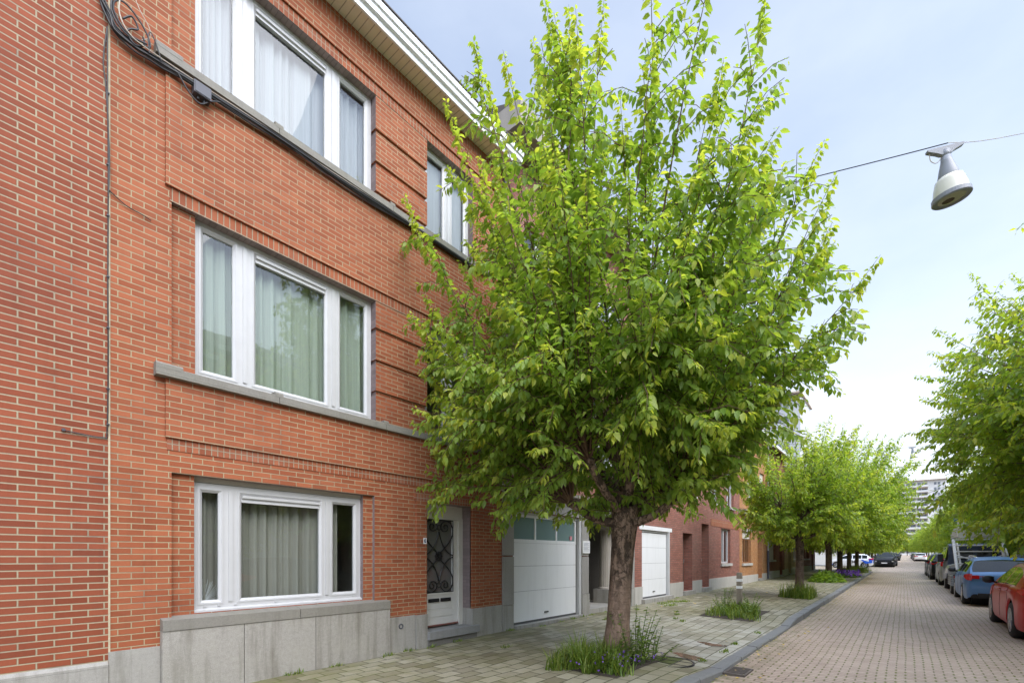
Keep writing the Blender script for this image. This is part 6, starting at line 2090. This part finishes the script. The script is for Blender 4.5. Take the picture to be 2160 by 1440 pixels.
bev_box(mb, .05, .45, .50, .72, 2.2, 2.92, .06); bev_box(mb, .05, .45, -.72, -.50, 2.2, 2.92, .06); bev_box(mb, .1, .3, -.5, .5, 2.26, 2.42, .03)
mb.build('lift_head', WHITEP, tr, local=True)
mb = MB(); mb.lathe([(0, -.10), (.05, -.08), (.055, .08), (0, .1)], (.3, .78, 2.88), 'z', 12); mb.build('beacon', BLUEP, tr, local=True)
mb = MB(); mb.box(.08, .11, .62, .84, .66, .74); mb.box(.08, .11, -.84, -.62, .66, .74); mb.build('tail_light', TAIL, tr, local=True)

# cars farther up the right side
van_top = [(0, .7), (.03, 1.5), (.10, 1.80), (.3, 1.86), (3.1, 1.86), (3.4, 1.80), (4.0, 1.2), (4.2, 1.1), (4.5, .92), (4.6, .7)]
van_belt = [(0, 1.05), (.3, 1.08), (3.5, 1.05), (4.2, .95), (4.6, .72)]
car('silver van with a roof rack half hidden behind the lorry', at(31.6, -2.3), 0, SILVER, 4.6, 1.84, van_top, van_belt, 2.75, r=.33, front_over=.95, windows=((.3, 1.1), (1.3, 2.3), (2.4, 3.6)), wscreen=(3.42, 4.02), rscreen=(.02, .12), doors=(1.2, 2.35), tail=(.95, 1.35, .9), roofrail=True, cat='van', name='parked_van')
ht_top = [(0, .62), (.03, .92), (.09, 1.04), (.5, 1.40), (.8, 1.47), (1.8, 1.49), (2.4, 1.42), (3.1, 1.05), (3.3, .98), (3.8, .84), (4.0, .6)]
ht_belt = [(0, .85), (.3, .98), (2.8, .93), (3.5, .84), (4.0, .62)]
def hatch(label, x, y, rz, paint, sc=1.0, **kw):
    c = car(label, at(x, y), rz, paint, 4.02, 1.76, ht_top, ht_belt, 2.5, r=.31, front_over=.8, windows=((.5, .95), (1.0, 1.75), (1.82, 2.85)), wscreen=(2.45, 3.12), rscreen=(.12, .55), doors=(1.05, 1.78, 2.9), tail=(.85, 1.05, .45), **kw)
    c.scale = (sc, sc, sc)
    return c
hatch('black hatchback behind the silver van', 38.0, -2.2, 0, BLACKC, 1.08)
hatch('dark grey hatchback with white mirror, last before the gap on the right', 43.6, -2.15, 0, GREYC, 1.05)
hatch('dark car mirrored in the ground floor window, parked on the right behind the viewpoint', 5.6, -3.1, 0, BLACKC, 1.05)
# blue and white car turned side-on at the side street, with lettering on its flank
bw = hatch('white car with cobalt blue tail and lettering, standing sideways at the side street', 63.8, 2.45, R(90), WHITEC, 1.0)
mb = MB()
mb.quad((.05, .845, .55), (.62, .884, .46), (1.05, .884, .88), (.06, .80, .98)); mb.build('blue_wrap', COBALT, bw, local=True)
mb = MB(); mb.quad((3.6, .83, .34), (3.95, .75, .42), (3.93, .76, .52), (3.3, .86, .34))
mb.build('blue_wrap', COBALT, bw, local=True)
mb = MB(); mb.box(-.018, -.004, -.66, .66, .5, .92)
mb.build('blue_wrap', COBALT, bw, local=True)
text_mesh('lettering', 'bber', .56, BLACKM, bw, (1.72, .889, .70), (R(90), 0, R(180)), .002, .012, local=True)
suv_top = [(0, .75), (.03, 1.1), (.1, 1.25), (.4, 1.60), (.7, 1.68), (2.2, 1.70), (2.8, 1.60), (3.5, 1.2), (3.7, 1.12), (4.25, 1.02), (4.42, .8)]
suv_belt = [(0, 1.05), (.4, 1.14), (3.2, 1.08), (3.8, 1.0), (4.42, .82)]
car('black off-road car with chrome grille facing down the street on the left', at(71.8, 1.62), R(180), BLACKC, 4.44, 1.84, suv_top, suv_belt, 2.65, r=.36, front_over=.85, windows=((.45, 1.0), (1.05, 1.95), (2.02, 3.1)), wscreen=(2.85, 3.55), rscreen=(.12, .42), doors=(1.0, 1.98, 3.2), roofrail=True)
hatch('grey car with roof box behind the black off-road car', 77.5, 1.5, R(180), GREYC, 1.12, roofrail=True)
cols = [WHITEC, BLACKC, SILVER, GREYC, WHITEC, RED]
base = [hatch('far parked car in the hazy row at the end of the street', 112, -2.4, 0, WHITEC, 1.0), hatch('far parked car in the hazy row at the end of the street', 124, 1.3, R(180), BLACKC, 1.0), hatch('far parked car in the hazy row at the end of the street', 118, -2.4, 0, GREYC, 1.0)]
for o in base: o['group'] = 'tiny far cars at the end of the street'
k = 0
for x, y in ((124, -2.4), (130, -2.5), (137, -2.4), (145, -2.5), (155, -2.4), (131, 1.3), (139, 1.4), (148, 1.3), (158, 1.4), (170, -2.4), (182, 1.3)):
    c = copy_tree(base[k % 3]); c.location = at(x, y); c.rotation_euler.z = R(180) if y > 0 else 0
    k += 1
